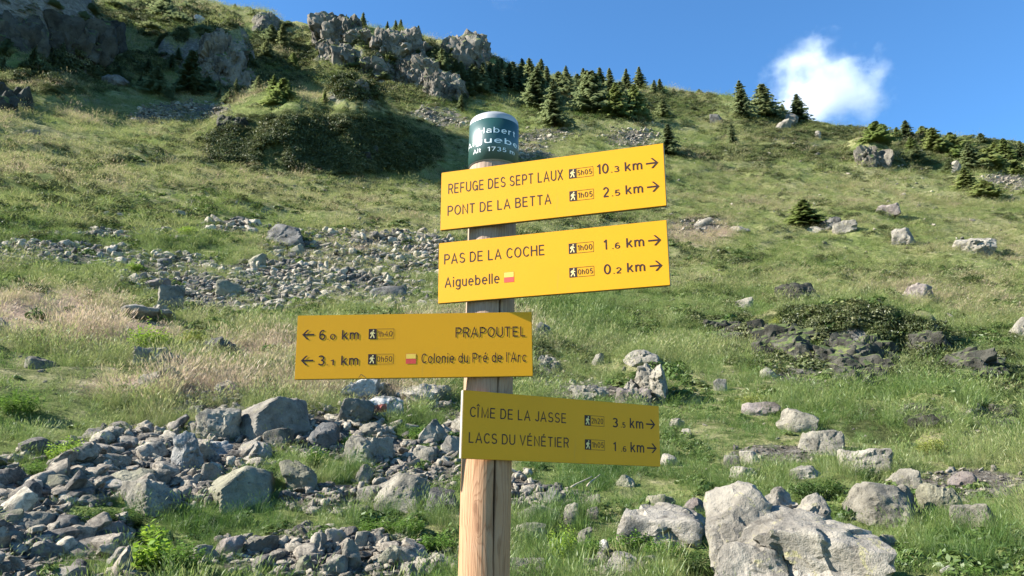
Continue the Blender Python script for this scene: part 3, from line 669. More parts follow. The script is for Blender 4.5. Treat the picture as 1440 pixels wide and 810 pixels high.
crag(432, 22, 525, 72, 'cliff', 158, 'grey crag with bright left faces at the crest, left end of the cliffs', sub=5, n=6, sz=(.42, .7), tall=.95, embed=.55, crack=.07, strata=.07, strdir=(1, .2, 0.9), rough=.12)
crag(436, 58, 515, 98, 'cliff', 159, 'grey rock face just below the crest crag', n=7, sz=(.36, .66), tall=.9, embed=.55, crack=.06, strata=.07, strdir=(1, .2, .5), rough=.12)
crag(512, 42, 612, 88, 'cliff', 160, 'wide rock wall in the middle of the crest cliffs', sub=5, n=6, sz=(.42, .7), tall=.95, embed=.55, crack=.07, strata=.07, strdir=(1, .2, 0.3), rough=.12)
crag(612, 46, 700, 94, 'cliff', 161, 'rounded rock shoulder at the right end of the crest cliffs', n=7, sz=(.36, .66), tall=.9, embed=.55, crack=.06, strata=.07, strdir=(1, .2, .5), rough=.12)
crag(545, 72, 640, 130, 'cliff', 162, 'pale lower cliff face seen above the first sign', sub=5, n=6, sz=(.42, .7), tall=.95, embed=.55, crack=.07, strata=.07, strdir=(1, .2, 0.9), rough=.12)
crag(592, 100, 672, 148, 'cliff', 163, 'lowest pale buttress of the cliffs above the signpost cap', sub=5, n=6, sz=(.42, .7), tall=.95, embed=.55, crack=.07, strata=.07, strdir=(1, .2, 1.2), rough=.12)
crag(484, 112, 522, 134, 'cliff', 164, 'small grey rock step at the lower left of the cliffs', n=7, sz=(.36, .66), tall=.9, embed=.55, crack=.06, strata=.07, strdir=(1, .2, .5), rough=.12)
crag(500, 78, 556, 112, 'cliff', 165, 'narrow grey buttress between the crest crag and the lower cliff', n=7, sz=(.36, .66), tall=.9, embed=.55, crack=.06, strata=.07, strdir=(1, .2, .5), rough=.12)
B(273, 24, 290, 34, 'white', 166, 'small whitish rock on the grass high above the dark gully', name='rock', cat='rock')
B(1088, 168, 1112, 184, 'pale', 167, 'white slanting slab left of the dark spruce on the right skyline', name='rock', cat='rock', tilt=.3)
B(1098, 158, 1122, 180, 'pale', 168, 'pale triangular slab leaning under the dark spruce on the skyline', name='rock', cat='rock', tilt=.5)
B(998, 162, 1016, 176, 'dark', 169, 'small dark rock left of the twin skyline spruces', name='rock', cat='rock')
crag(1198, 204, 1262, 236, 'cliff', 170, 'crag with a white sunlit left end and long shadow at the right', n=7, sz=(.36, .66), tall=.9, embed=.55, crack=.06, strata=.07, strdir=(1, .2, .5), rough=.12)
B(1330, 228, 1352, 246, 'pale', 171, 'small pale rock among the bushes at the far right', name='rock', cat='rock')
B(1146, 184, 1154, 195, 'pale', 172, 'tiny upright white rock just below the right skyline', name='rock', cat='rock')
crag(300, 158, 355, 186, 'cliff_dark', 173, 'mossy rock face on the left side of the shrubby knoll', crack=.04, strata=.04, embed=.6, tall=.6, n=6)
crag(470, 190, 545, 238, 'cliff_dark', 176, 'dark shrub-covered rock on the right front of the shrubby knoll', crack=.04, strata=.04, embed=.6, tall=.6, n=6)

# red and white trail mark painted on the rock
def paint_mark(o):
    me = o.data; me.materials.append(simple('red_trail_paint', (.24, .075, .055), .8, 0, .2)); me.materials.append(simple('white_trail_paint', (.40, .375, .34), .8, 0, .2))
    co = np.array([v.co[:] for v in me.vertices]); lo, hi = co.min(0), co.max(0)
    for p in me.polygons:
        c = p.center
        u = (c.x - lo[0]) / (hi[0] - lo[0]); w = (c.z - lo[2]) / (hi[2] - lo[2])
        if c.y < (lo[1] + hi[1]) / 2:
            if .14 < u < .58 and .42 + .12 * u < w < .66 + .12 * u: p.material_index = 1
            elif .10 < u < .62 and .66 + .12 * u <= w < .9: p.material_index = 2
paint_mark(mk)

# ------------------------------------------------------------------ scree stones
rng = np.random.RandomState(7)
STONE = []
kinds = [('flat', (1, .75, .36)), ('flat', (1, .6, .30)), ('blocky', (.85, .75, .62)), ('blocky', (.9, .7, .7)), ('long', (1, .5, .42)), ('wedge-shaped', (.95, .7, .5))]
for i in range(24):
    kd, hf = kinds[i % 6]
    V, F = rock_shape(500 + i, 3, hf, rough=.075, nplanes=9 if kd != 'wedge-shaped' else 5, sharp=34 if i % 3 else 20)
    me = mesh_np('stone', V * .5, F, None, True)
    me.materials.append(M[['stone', 'stone_pale', 'stone_dark', 'stone'][i // 6]])
    try: me.set_sharp_from_angle(angle=R(34))
    except Exception: pass
    STONE.append((kd, ['grey', 'pale', 'dark', 'grey'][i // 6], me))
def scree_points(L, n, lush=True):
    P = []
    a = np.array([l[2] * l[3] for l in L]); a = a / a.sum()
    while len(P) < n:
        l = L[rng.choice(len(L), p=a)]; t = rng.uniform(0, 2 * math.pi); r = math.sqrt(rng.uniform()) * 1.08
        x, y = l[0] + l[2] * r * math.cos(t), l[1] + l[3] * r * math.sin(t)
        if not (-30 < x < 1470 and y < 850): continue
        if lush and zone(np.array(x), np.array(y), LUSH) > .35 and rng.uniform() < .9: continue
        P.append((x, y))
    return np.array(P)
def short(l):
    for c in (',', ' in ', ' at ', ' on ', ' with ', ' under ', ' behind ', ' beside ', ' between ', ' cut by ', ' above ', ' below ', ' of the ', ' right of', ' left of', ' half ', ' reaching', ' jutting', ' running', ' leaning', ' standing', ' tucked', ' touching', ' just ', ' topping'): l = l.split(c)[0]
    return l
_sh = [short(b[4]) for b in BOXES]
SHORT = [(*b[:4], n_) for b, n_ in zip(BOXES, _sh) if _sh.count(n_) == 1 and 3 <= len(n_.split()) <= 8 and b[1] > 520]
WHERE = [
 (SCREE_NEAR[:1] + SCREE_NEAR[2:3], 115, 'a', (20, 56)),
 (SCREE_NEAR[1:2] + SCREE_NEAR[3:5] + SCREE_NEAR[7:8], 72, 'b', (15, 42)),
 (SCREE_NEAR[6:7], 55, 'c', (14, 36)),
 (SCREE_NEAR[5:6] + SCREE_NEAR[8:], 38, 'd', (12, 32)),
 (SCREE_RIGHT[4:5] + SCREE_RIGHT[6:7], 19, 'e', (11, 24))]
for L, n, where, (s0, s1) in WHERE:
    pts = scree_points(L, n); G = ground(pts[:, 0], pts[:, 1])
    for g, (sx_, sy_) in zip(G, pts):
        kd, tone, me = STONE[rng.choice(len(STONE))]
        dep = float(proj(*g)[2]); pxs = s0 + (s1 - s0) * rng.uniform() ** 1.5; s = pxs * dep / FPX
        size = 'larger' if pxs > s0 + .5 * (s1 - s0) else 'small'
        o = link('stone', me, loc=(g[0], g[1], g[2] + s * rng.uniform(.04, .25)), scale=(s, s, s),
                 rot=(rng.normal() * .30 + .1, rng.normal() * .30 - .30, rng.normal() * .7))
        best = min(SHORT, key=lambda b: math.hypot(sx_ - (b[0] + b[2]) / 2, (sy_ - (b[1] + b[3]) / 2) * 1.6)); bcx, bcy = (best[0] + best[2]) / 2, (best[1] + best[3]) / 2
        dx_, dy_ = (sx_ - bcx) / (best[2] - best[0]), (sy_ - bcy) / (best[3] - best[1])
        rel = ('right of' if dx_ > 0 else 'left of') if abs(dx_) > abs(dy_) else ('below' if dy_ > 0 else 'above')
        tag(o, f'{size} {tone} {kd} stone {rel} the {best[4]}', 'stone', f'{size} {tone} {kd} stones {rel} the {best[4]}')

# ------------------------------------------------------------------ scattering helper (geometry nodes, for what nobody could count)
hidden = {}
def source_coll(name, meshes):
    c = bpy.data.collections.new(name)
    for i, me in enumerate(meshes):
        o = bpy.data.objects.new(f'{name}_{i:02d}', me); c.objects.link(o)
    return c
def scatter(name, P, rot, scale, tint, kind, coll, label, cat):
    me = bpy.data.meshes.new(name); me.vertices.add(len(P)); me.vertices.foreach_set('co', np.asarray(P, np.float32).ravel())
    for nm, ty, arr in (('rot', 'FLOAT_VECTOR', rot), ('scl', 'FLOAT_VECTOR', scale)):
        a = me.attributes.new(nm, ty, 'POINT'); a.data.foreach_set('vector', np.asarray(arr, np.float32).ravel())
    a = me.attributes.new('tint', 'FLOAT', 'POINT'); a.data.foreach_set('value', np.asarray(tint, np.float32))
    a = me.attributes.new('pick', 'INT', 'POINT'); a.data.foreach_set('value', np.asarray(kind, np.int32))
    o = link(name, me); tag(o, label, cat, None, 'stuff')
    ng = bpy.data.node_groups.new('scatter_' + name, 'GeometryNodeTree')
    ng.interface.new_socket('Geometry', in_out='INPUT', socket_type='NodeSocketGeometry'); ng.interface.new_socket('Geometry', in_out='OUTPUT', socket_type='NodeSocketGeometry')
    gi = ng.nodes.new('NodeGroupInput'); go = ng.nodes.new('NodeGroupOutput'); ip = ng.nodes.new('GeometryNodeInstanceOnPoints')
    ci = ng.nodes.new('GeometryNodeCollectionInfo'); ci.inputs['Collection'].default_value = coll; ci.inputs['Separate Children'].default_value = True; ci.inputs['Reset Children'].default_value = True
    def attr(nm, ty):
        n = ng.nodes.new('GeometryNodeInputNamedAttribute'); n.data_type = ty; n.inputs['Name'].default_value = nm; return n.outputs['Attribute']
    ng.links.new(gi.outputs[0], ip.inputs['Points']); ng.links.new(ci.outputs[0], ip.inputs['Instance']); ip.inputs['Pick Instance'].default_value = True
    ng.links.new(attr('pick', 'INT'), ip.inputs['Instance Index']); ng.links.new(attr('scl', 'FLOAT_VECTOR'), ip.inputs['Scale'])
    er = ng.nodes.new('FunctionNodeEulerToRotation'); ng.links.new(attr('rot', 'FLOAT_VECTOR'), er.inputs[0]); ng.links.new(er.outputs[0], ip.inputs['Rotation'])
    ng.links.new(ip.outputs[0], go.inputs[0])
    md = o.modifiers.new('scatter', 'NODES'); md.node_group = ng
    return o
LOW = []
for i in range(12):
    V, F = rock_shape(700 + i, 3, kinds[i % 6][1], rough=.09, nplanes=7, sharp=40)
    me = mesh_np('pebble', V * .5, F, M[['stone', 'stone_pale', 'stone', 'stone_dark'][i % 4]], False); LOW.append(me)
stone_coll = source_coll('pebble_source', LOW)
def scree_mass(name, L, n, s0, s1, label, lush=True, lift=.12):
    pts = scree_points(L, n, lush); G = ground(pts[:, 0], pts[:, 1]); dep = proj(G[:, 0], G[:, 1], G[:, 2])[2]
    s = (s0 + (s1 - s0) * rng.uniform(size=n) ** 2.2) * dep / FPX
    G[:, 2] += s * lift
    rot = np.stack([rng.normal(size=n) * .35, rng.normal(size=n) * .35, rng.uniform(0, 6.28, n)], 1)
    scatter(name, G, rot, s[:, None] * rng.uniform((.85, .6, .55), (1.25, 1.0, 1.1), (n, 3)), rng.uniform(size=n), rng.randint(0, 12, n), stone_coll, label, 'scree')
scree_mass('scree_gravel', SCREE_NEAR, 4800, 5, 24, 'grey gravel and small stones filling gaps between the foreground boulders on the left')
scree_mass('middle_scree', SCREE_MID, 4400, 4, 18, 'band of broken grey stones across the grass left of the two upper signs', False, .05)
scree_mass('upper_scree', SCREE_FAR, 1300, 3, 9, 'patches of pale rubble high on the slope below the cliffs and trees', False)
scree_mass('right_gravel', SCREE_RIGHT, 900, 3, 12, 'loose pale stones scattered on the slope to the right of the post')

scree_mass('slope_stones', [(1120, 400, 330, 190), (1150, 600, 300, 70), (250, 280, 300, 70), (150, 500, 200, 60), (900, 300, 500, 120)], 800, 2.5, 9, 'small loose stones dotted here and there over the grassy slope', True, .1)

# ------------------------------------------------------------------ where single plants stand
PLANTS = [
 (100, 706, 160, 746, 'low', 'leaf_dark', 'dark green low bush in the left scree, its left half'), (145, 708, 205, 748, 'bushy', 'leaf_dark', 'dark green bush in the left scree, touching the ribbed boulder'),
 (183, 738, 240, 806, 'broad', 'leaf_bright', 'broad-leaved plant with large pale green leaves at the bottom left'), (225, 750, 285, 812, 'bushy', 'leaf', 'leafy green plant right of the broad-leaved plant'),
 (196, 725, 232, 770, 'broad', 'leaf_bright', 'upper stem cluster of light green broad leaves at the bottom left'),
 (33, 642, 62, 674, 'bushy', 'leaf', 'small green bush left of the round green bush in the left scree'), (66, 614, 120, 656, 'low', 'leaf_bright', 'round light green bush in the upper part of the left scree'),
 (0, 542, 52, 590, 'bushy', 'leaf', 'flowering green weeds at the left edge above the scree'), (182, 454, 232, 500, 'bushy', 'leaf_bright', 'bright yellow-green bush beside the long mottled boulder'), (245, 462, 288, 490, 'low', 'leaf_yellow', 'duller olive bush right of the bright yellow-green bush'),
 (505, 724, 552, 754, 'low', 'leaf', 'green plants at the left under the sharp-peaked boulder'), (548, 722, 596, 756, 'bushy', 'leaf', 'green plants right under the sharp-peaked boulder'), (585, 744, 645, 776, 'low', 'leaf', 'green plants against the left side of the post near the bottom'),
 (480, 608, 505, 632, 'low', 'leaf_bright', 'tiny light green plant behind the mottled grey boulder'), (770, 734, 812, 790, 'bushy', 'leaf_bright', 'upright light green bush right of the post'), (752, 782, 775, 808, 'bushy', 'leaf_bright', 'small yellow-green plant at the bottom beside the post'),
 (812, 745, 846, 790, 'bushy', 'leaf', 'green plant behind the small bright white stone'), (858, 738, 918, 778, 'low', 'leaf', 'green bush in front of the flat pale pinkish rock, its left part'), (905, 750, 960, 786, 'low', 'leaf', 'green bush in front of the flat pale pinkish rock, its middle part'), (950, 764, 1020, 812, 'bushy', 'leaf_dark', 'green bush in the corner between the flat pale rock and the huge boulder'),
 (1115, 668, 1188, 704, 'low', 'leaf_dark', 'dark green bush growing on top behind the huge pale boulder'), (1172, 772, 1215, 816, 'fern', 'leaf_bright', 'light green fern at the foot of the huge boulder, left one'), (1205, 774, 1252, 816, 'fern', 'leaf_bright', 'light green fern at the foot of the huge boulder, right one'),
 (1036, 552, 1084, 568, 'cushion', 'leaf_yellow', 'flat yellow-green cushion plant on the low brownish rock'), (1081, 444, 1104, 463, 'cushion', 'leaf_yellow', 'small yellow-green cushion on top of the jagged outcrop'), (1348, 386, 1380, 402, 'low', 'leaf_dark', 'small dark green bush alone on the right slope'),
 (1208, 650, 1238, 682, 'bushy', 'leaf_dark', 'dark heather tuft in front of the pale rounded boulder'), (178, 366, 196, 384, 'bushy', 'leaf_bright', 'tiny bright green plant in the upper middle scree'), (250, 318, 275, 332, 'low', 'leaf_bright', 'small light green plant on the slope above the middle scree'),
 (425, 624, 462, 660, 'bushy', 'leaf', 'green plant below the dark shaded rock by the large pale-faced boulder'), (575, 596, 604, 622, 'low', 'leaf', 'green plant left of the pale-topped rock'), (1350, 790, 1380, 812, 'low', 'leaf', 'green weeds at the bottom right beyond the small white stone'),
 (1060, 478, 1084, 500, 'low', 'leaf_dark', 'dark plant in the cleft of the jagged outcrop'), (1290, 612, 1330, 640, 'low', 'leaf_yellow', 'olive shrub in the hollow at the right'), (1395, 540, 1430, 564, 'low', 'leaf_dark', 'dark shrub at the foot of the long shaded ledge')]
PLZ = [((a[0] + a[2]) / 2, (a[1] + a[3]) / 2 + 4, (a[2] - a[0]) * .55, (a[3] - a[1]) * .6) for a in PLANTS if a[1] > 440]

# ------------------------------------------------------------------ grass
def tuft(seed, nb, h, w, spread, lean, head=0.0, segs=3):
    r = random.Random(seed); V = []; F = []
    for _ in range(nb):
        a = r.uniform(0, 6.283); rr = spread * math.sqrt(r.random()); bx, by = rr * math.cos(a), rr * math.sin(a)
        a2 = a + r.gauss(0, .8); L = h * r.uniform(.45, 1.1); ln = lean * r.uniform(.2, 1.3); ww = w * r.uniform(.6, 1.2)
        dx, dy = math.cos(a2), math.sin(a2); f = r.uniform(0, 6.28); sx, sy = math.cos(f), math.sin(f)
        b = len(V)
        for s in range(segs):
            t = s / segs; q = ln * t * t * L; z = L * (t - .25 * ln * t * t)
            k = ww * (1 - t * .75) / 2
            V += [(bx + dx * q - sx * k, by + dy * q - sy * k, z), (bx + dx * q + sx * k, by + dy * q + sy * k, z)]
        q = ln * L; V.append((bx + dx * q, by + dy * q, L * (1 - .25 * ln)))
        for s in range(segs - 1): F.append((b + 2 * s, b + 2 * s + 1, b + 2 * s + 3, b + 2 * s + 2))
        F.append((b + 2 * segs - 2, b + 2 * segs - 1, b + 2 * segs))
        if head and r.random() < head:
            b = len(V); x, y, z = V[-1]; hl = L * .22; hw = w * 1.5
            V += [(x, y, z), (x - sx * hw + dx * .2 * hl, y - sy * hw + dy * .2 * hl, z + hl * .45), (x + dx * .6 * hl, y + dy * .6 * hl, z + hl), (x + sx * hw + dx * .2 * hl, y + sy * hw + dy * .2 * hl, z + hl * .45)]
            F.append((b, b + 1, b + 2, b + 3))
    return mesh_np('tuft', V, F, M['grass'], False)
def clump(seed, n, hgt, size, mat, rad=.5):
    r = random.Random(seed); V = []; F = []
    for _ in range(n):
        u = r.uniform(0, 6.283); ph = math.acos(r.uniform(0.0, 1)); rr = rad * r.uniform(.55, 1.0)
        c = Vector((rr * math.sin(ph) * math.cos(u), rr * math.sin(ph) * math.sin(u), hgt * math.cos(ph) * r.uniform(.6, 1.05)))
        nrm = (Vector((c.x, c.y, c.z + .1)).normalized() + Vector((r.gauss(0, .5), r.gauss(0, .5), r.gauss(0, .5)))).normalized()
        t = nrm.orthogonal().normalized(); t.rotate(Matrix.Rotation(r.uniform(0, 6.28), 3, nrm)); s = nrm.cross(t); k = size * r.uniform(.6, 1.3); b = len(V)
        V += [c - t * k, c + s * k * .5 + nrm * k * .2, c + t * k, c - s * k * .5 + nrm * k * .2]; F.append((b, b + 1, b + 2, b + 3))
    return mesh_np('clump', V, F, mat, False)
tufts = [tuft(i, 60, 1.0, .011, .30, .7) for i in range(3)] + [tuft(10 + i, 52, 1.0, .010, .30, .55, .75) for i in range(3)] + [tuft(20 + i, 60, .55, .03, .5, .9, 0, 2) for i in range(2)]
grass_coll = source_coll('grass_source', tufts)
heath_coll = source_coll('heath_source', [clump(40 + i, 260, .45, .058, M['heath']) for i in range(4)])
def grid_pts(n, d0, d1, azr=38.5, power=1.0):
    az = np.radians(rng.uniform(-azr, azr, n)); d = np.sqrt(rng.uniform(size=n) ** power * (d1 * d1 - d0 * d0) + d0 * d0)
    X = d * np.sin(az); Y = d * np.cos(az); Z = height(X, Y); px, py, dep = proj(X, Y, Z)
    ok = (px > -60) & (px < 1500) & (py < 880) & (py > -30); return X[ok], Y[ok], Z[ok], px[ok], py[ok], d[ok]
def grass(name, n, d0, d1, hs, ws, label, dens=None, cat='grass', far=False):
    X, Y, Z, px, py, d = grid_pts(n, d0, d1)
    wob = 14 * noise2(X / 1.5, Y / 1.5, 71)
    bare = np.maximum.reduce([zone(px + wob, py, SCREE_NEAR), zone(px + wob, py, SCREE_MID), zone(px + wob, py, SCREE_FAR), zone(px + wob, py, SCREE_RIGHT)])
    lush = zone(px + wob, py, LUSH); pink = zone(px + wob, py, PINK); heath = zone(px, py, HEATH)
    patch = fbm2(X / 1.6, Y / 1.6, 3, 91)
    keep = rng.uniform(size=len(X)) < np.clip(1.02 - bare * (.62 if d0 > 12 else .95) + lush, .03, 1) * np.clip(.72 + .55 * patch + lush * .5, .15, 1) * (1 - .3 * heath) * (1 - .95 * np.clip(zone(px, py, PLZ) * 2, 0, 1))
    X, Y, Z, px, py, d, lush, pink, patch = (a[keep] for a in (X, Y, Z, px, py, d, lush, pink, patch)); barek = bare[keep]; n = len(X)
    big = fbm2(X / 7, Y / 7, 3, 55)
    tint = np.clip((.42 if not far else .56) + .17 * big + .12 * patch + .10 * rng.normal(size=n) + .42 * pink - .17 * lush, 0.02, .98)
    h = hs * (1 - .45 * np.clip(barek, 0, 1)) * (.6 + .5 * rng.uniform(size=n)) * (1 + .35 * lush + .25 * pink) * (.75 + .5 * np.clip(patch + .3, 0, 1))
    pick = np.where(rng.uniform(size=n) < np.clip(.15 + tint * .8 - .1, .05, .85), rng.randint(3, 6, n), rng.randint(0, 3, n))
    pick = np.where(rng.uniform(size=n) < (.25 if not far else .6), rng.randint(6, 8, n), pick)
    w = ws * (.8 + .5 * rng.uniform(size=n))
    scale = np.stack([w, w, h], 1)
    rot = np.stack([rng.normal(size=n) * .12, rng.normal(size=n) * .12 + .08, rng.uniform(0, 6.28, n)], 1)
    scatter(name, np.stack([X, Y, Z - .02], 1), rot, scale, tint, pick, grass_coll, label, cat)
grass('near_grass', 9500, 5.2, 14, .26, .22, 'mixed green and straw-coloured grass growing between the foreground rocks')
grass('mid_grass', 20000, 13, 32, .36, .42, 'long tufted grass on the middle slope behind the signpost')
grass('slope_grass', 30000, 30, 80, .36, .85, 'short yellowish green mountain pasture below the cliffs', far=True)
grass('upper_grass', 16000, 78, 140, .5, 1.5, 'thin grass on the steep upper mountainside', far=True)
def heathmass(name, n, d0, d1, s0, label, zones=None, tone=None):
    X, Y, Z, px, py, d = grid_pts(n, d0, d1)
    hz = zone(px, py, zones or HEATH); bare = np.maximum(zone(px, py, SCREE_FAR), zone(px, py, SCREE_MID))
    pt = fbm2(X / 5, Y / 5, 4, 33)
    keep = rng.uniform(size=len(X)) < np.clip(hz * .9 + (np.clip(pt * 1.5 - .4, 0, .5) - bare if zones is None else pt * .5 * (hz > 0)), 0, 1)
    X, Y, Z, d, hz = (a[keep] for a in (X, Y, Z, d, hz)); n = len(X)
    s = s0 * rng.uniform(.5, 1.35, n); sc = np.stack([s * 1.25, s, s * rng.uniform(.4, .9, n)], 1)
    scatter(name, np.stack([X, Y, Z - .05 * s], 1), np.stack([rng.normal(size=n) * .1, rng.normal(size=n) * .1, rng.uniform(0, 6.28, n)], 1), sc,
            np.clip((tone or .55) + .22 * rng.normal(size=n) + .25 * noise2(X / 3, Y / 3, 8), 0, 1), rng.randint(0, 4, n), heath_coll, label, 'heath')
heathmass('slope_heath', 22000, 16, 80, .62, 'low dark bilberry and juniper heath patching the slope and the knoll')
def shrubmass(name, zones, n, s0, tone, label):
    pts = scree_points(zones, n, False); G = ground(pts[:, 0], pts[:, 1]); sl = s0 * rng.uniform(.5, 1.4, n)
    keep = noise2(G[:, 0] / (2.2 * s0) + 3, G[:, 2] / (2.2 * s0), 44) > -.45; G, sl = G[keep], sl[keep]; n = len(G)
    scatter(name, G, np.stack([rng.normal(size=n) * .25 + .35, rng.normal(size=n) * .25, rng.uniform(0, 6.28, n)], 1), np.stack([sl * 1.3, sl, sl * rng.uniform(.6, 1.1, n)], 1),
            np.clip(tone + .2 * rng.normal(size=n) + .2 * noise2(G[:, 0] / 2.5, G[:, 2] / 2.5, 45), 0, 1), rng.randint(0, 4, n), heath_coll, label, 'shrubs')
shrubmass('knoll_shrubs', [(455, 206, 150, 36), (400, 215, 100, 28), (540, 212, 75, 28)], 5000, .85, .36, 'dense dark rhododendron and juniper covering the knoll behind the signpost')
shrubmass('bank_shrubs', [(1150, 452, 120, 16), (1290, 480, 60, 26), (1340, 530, 90, 16), (1060, 490, 40, 30)], 900, .40, .30, 'dark low shrubs overhanging the rocky bank on the right')
shrubmass('slope_shrubs', [(1130, 330, 320, 100), (250, 250, 260, 60), (850, 250, 400, 60)], 1500, .5, .5, 'small dark shrub tufts scattered across the grassy slope')
shrubmass('cliff_shrubs', [(560, 100, 130, 40), (325, 100, 50, 36), (400, 80, 60, 40), (640, 110, 60, 34), (110, 90, 130, 22), (240, 30, 90, 26)], 3000, 1.0, .32, 'dark green shrubs and ledge turf growing over the upper cliffs and gullies')
heathmass('upper_heath', 17000, 78, 140, 1.05, 'low dark shrubs between the upper rocks and trees')

rngf = np.random.RandomState(99)
M['forb'] = mat_leaf('meadow_herb_leaves', [(.045, .085, .018), (.085, .14, .03), (.14, .185, .05), (.22, .22, .09)], .35, True, .4)
forb_coll = source_coll('herb_source', [clump(60 + i, 90, .5, .12, M['forb']) for i in range(3)] + [clump(70 + i, 60, .4, .17, M['forb']) for i in range(2)])
def herbs(name, n, d0, d1, s0, label):
    X, Y, Z, px, py, d = grid_pts(n, d0, d1); bare = np.maximum.reduce([zone(px, py, SCREE_NEAR), zone(px, py, SCREE_MID)]); lush = zone(px, py, LUSH)
    pt = fbm2(X / 1.1, Y / 1.1, 3, 133) + .5 * fbm2(X / 5, Y / 5, 2, 35)
    keep = rngf.uniform(size=len(X)) < np.clip(pt * 1.5 - .1 + lush * .5 - bare * .8, .02, .9)
    X, Y, Z, lush = (a[keep] for a in (X, Y, Z, lush)); n = len(X); s = s0 * rngf.uniform(.5, 1.4, n)
    scatter(name, np.stack([X, Y, Z - .03 * s], 1), np.stack([rngf.normal(size=n) * .12, rngf.normal(size=n) * .12, rngf.uniform(0, 6.28, n)], 1), np.stack([s * 1.2, s, s * rngf.uniform(.5, 1.1, n)], 1),
            np.clip(.45 + .22 * rngf.normal(size=n) - .15 * lush, 0, 1), rngf.randint(0, 5, n), forb_coll, label, 'plants')
herbs('near_herbs', 5200, 5.5, 16, .17, 'low leafy herbs mixed into the grass between the foreground rocks')
herbs('mid_herbs', 16000, 15, 48, .34, 'dark green tussocks and herbs dotting the middle slope')

# ------------------------------------------------------------------ spruces
def spruce_meshes(seed, bright=False, slender=1.0):
    r = random.Random(seed); V = []; F = []
    H = 1.0; n = 26; base = .23 * slender
    for i in range(n):
        t = (i + r.uniform(-.3, .3)) / n; z = .03 + .95 * t
        rad = base * (1 - t) ** .8 * (1 + .32 * math.sin(i * 2.3 + seed) + r.uniform(-.15, .15)) + .012
        nb = 9 if t < .7 else 6
        for j in range(nb):
            if r.random() < .10: continue
            a = 6.283 * (j + r.random()) / nb + i * 1.1; L = rad * r.uniform(.65, 1.2); dx, dy = math.cos(a), math.sin(a); px_, py_ = -dy, dx
            drop = L * r.uniform(.15, .5); m = 5
            for k in range(m):
                s = (k + .3) / m; c = Vector((dx * L * s, dy * L * s, z - drop * s * s + .015 * s)); w = (.035 + .05 * rad / base) * (1 - .55 * s) * r.uniform(.7, 1.3)
                up = r.uniform(-.012, .012); b = len(V)
                tip = Vector((dx, dy, -.35)) * (w * .95)
                V += [c - Vector((px_, py_, 0)) * w * .75 + Vector((0, 0, -w * .3)), c + Vector((0, 0, .014 + up)) - tip * .35, c + Vector((px_, py_, 0)) * w * .75 + Vector((0, 0, -w * .3)), c + tip]
                F.append((b, b + 1, b + 3)); F.append((b + 1, b + 2, b + 3))
    b = len(V); V += [(0.006, 0, .95), (-.003, .005, .95), (-.003, -.005, .95), (0, 0, 1.03)]; F += [(b, b + 1, b + 3), (b + 1, b + 2, b + 3), (b + 2, b, b + 3)]
    crown = mesh_np('crown', V, F, M['needles_bright' if bright else 'needles'], False)
    TV = []; TF = []; m = 6
    for k, (z, rr) in enumerate(((-.06, .022), (.3, .016), (.97, .003))):
        for j in range(m): TV.append((rr * math.cos(6.283 * j / m), rr * math.sin(6.283 * j / m), z))
    for k in range(2):
        for j in range(m): TF.append((k * m + j, k * m + (j + 1) % m, (k + 1) * m + (j + 1) % m, (k + 1) * m + j))
    return crown, mesh_np('trunk', TV, TF, M['bark'], True)
SPR = [spruce_meshes(i, False, [1.0, .8, 1.25, 1.0, 1.35, .9, 1.15][i]) for i in range(7)]; SPB = [spruce_meshes(20 + i, True, 1.1) for i in range(3)]
ORD = 'first second third fourth fifth sixth seventh eighth ninth tenth eleventh twelfth thirteenth fourteenth fifteenth sixteenth seventeenth eighteenth nineteenth twentieth twenty-first twenty-second twenty-third twenty-fourth twenty-fifth twenty-sixth twenty-seventh twenty-eighth twenty-ninth thirtieth thirty-first thirty-second thirty-third'.split()
T_DENSE = ('spruces in the dense row right of the cliffs', 'dark green spruce in the dense row right of the cliffs')
T_CREST = ('tiny spruces on the crest above the cliffs', 'tiny dark spruce on the crest above the cliffs')
T_CLIFF = ('spruces growing on the cliffs', 'small spruce growing on the ledges of the cliffs')
T_RIGHT = ('bushy conifers in the right skyline thicket', 'bushy conifer in the right skyline thicket')
T_LEFT = ('small spruces at the top left', 'small spruce on the grassy rise at the top left')
T_KNOB = ('small conifers at the foot of the rocky knob', 'small conifer at the foot of the rocky knob')
T_UPPER = ('scattered shrubs on the upper left slope', 'low dark shrub on the lit slope above the shaded gully')
T_SKY = ('skyline spruces right of the dense row', 'small spruce on the skyline right of the dense row')
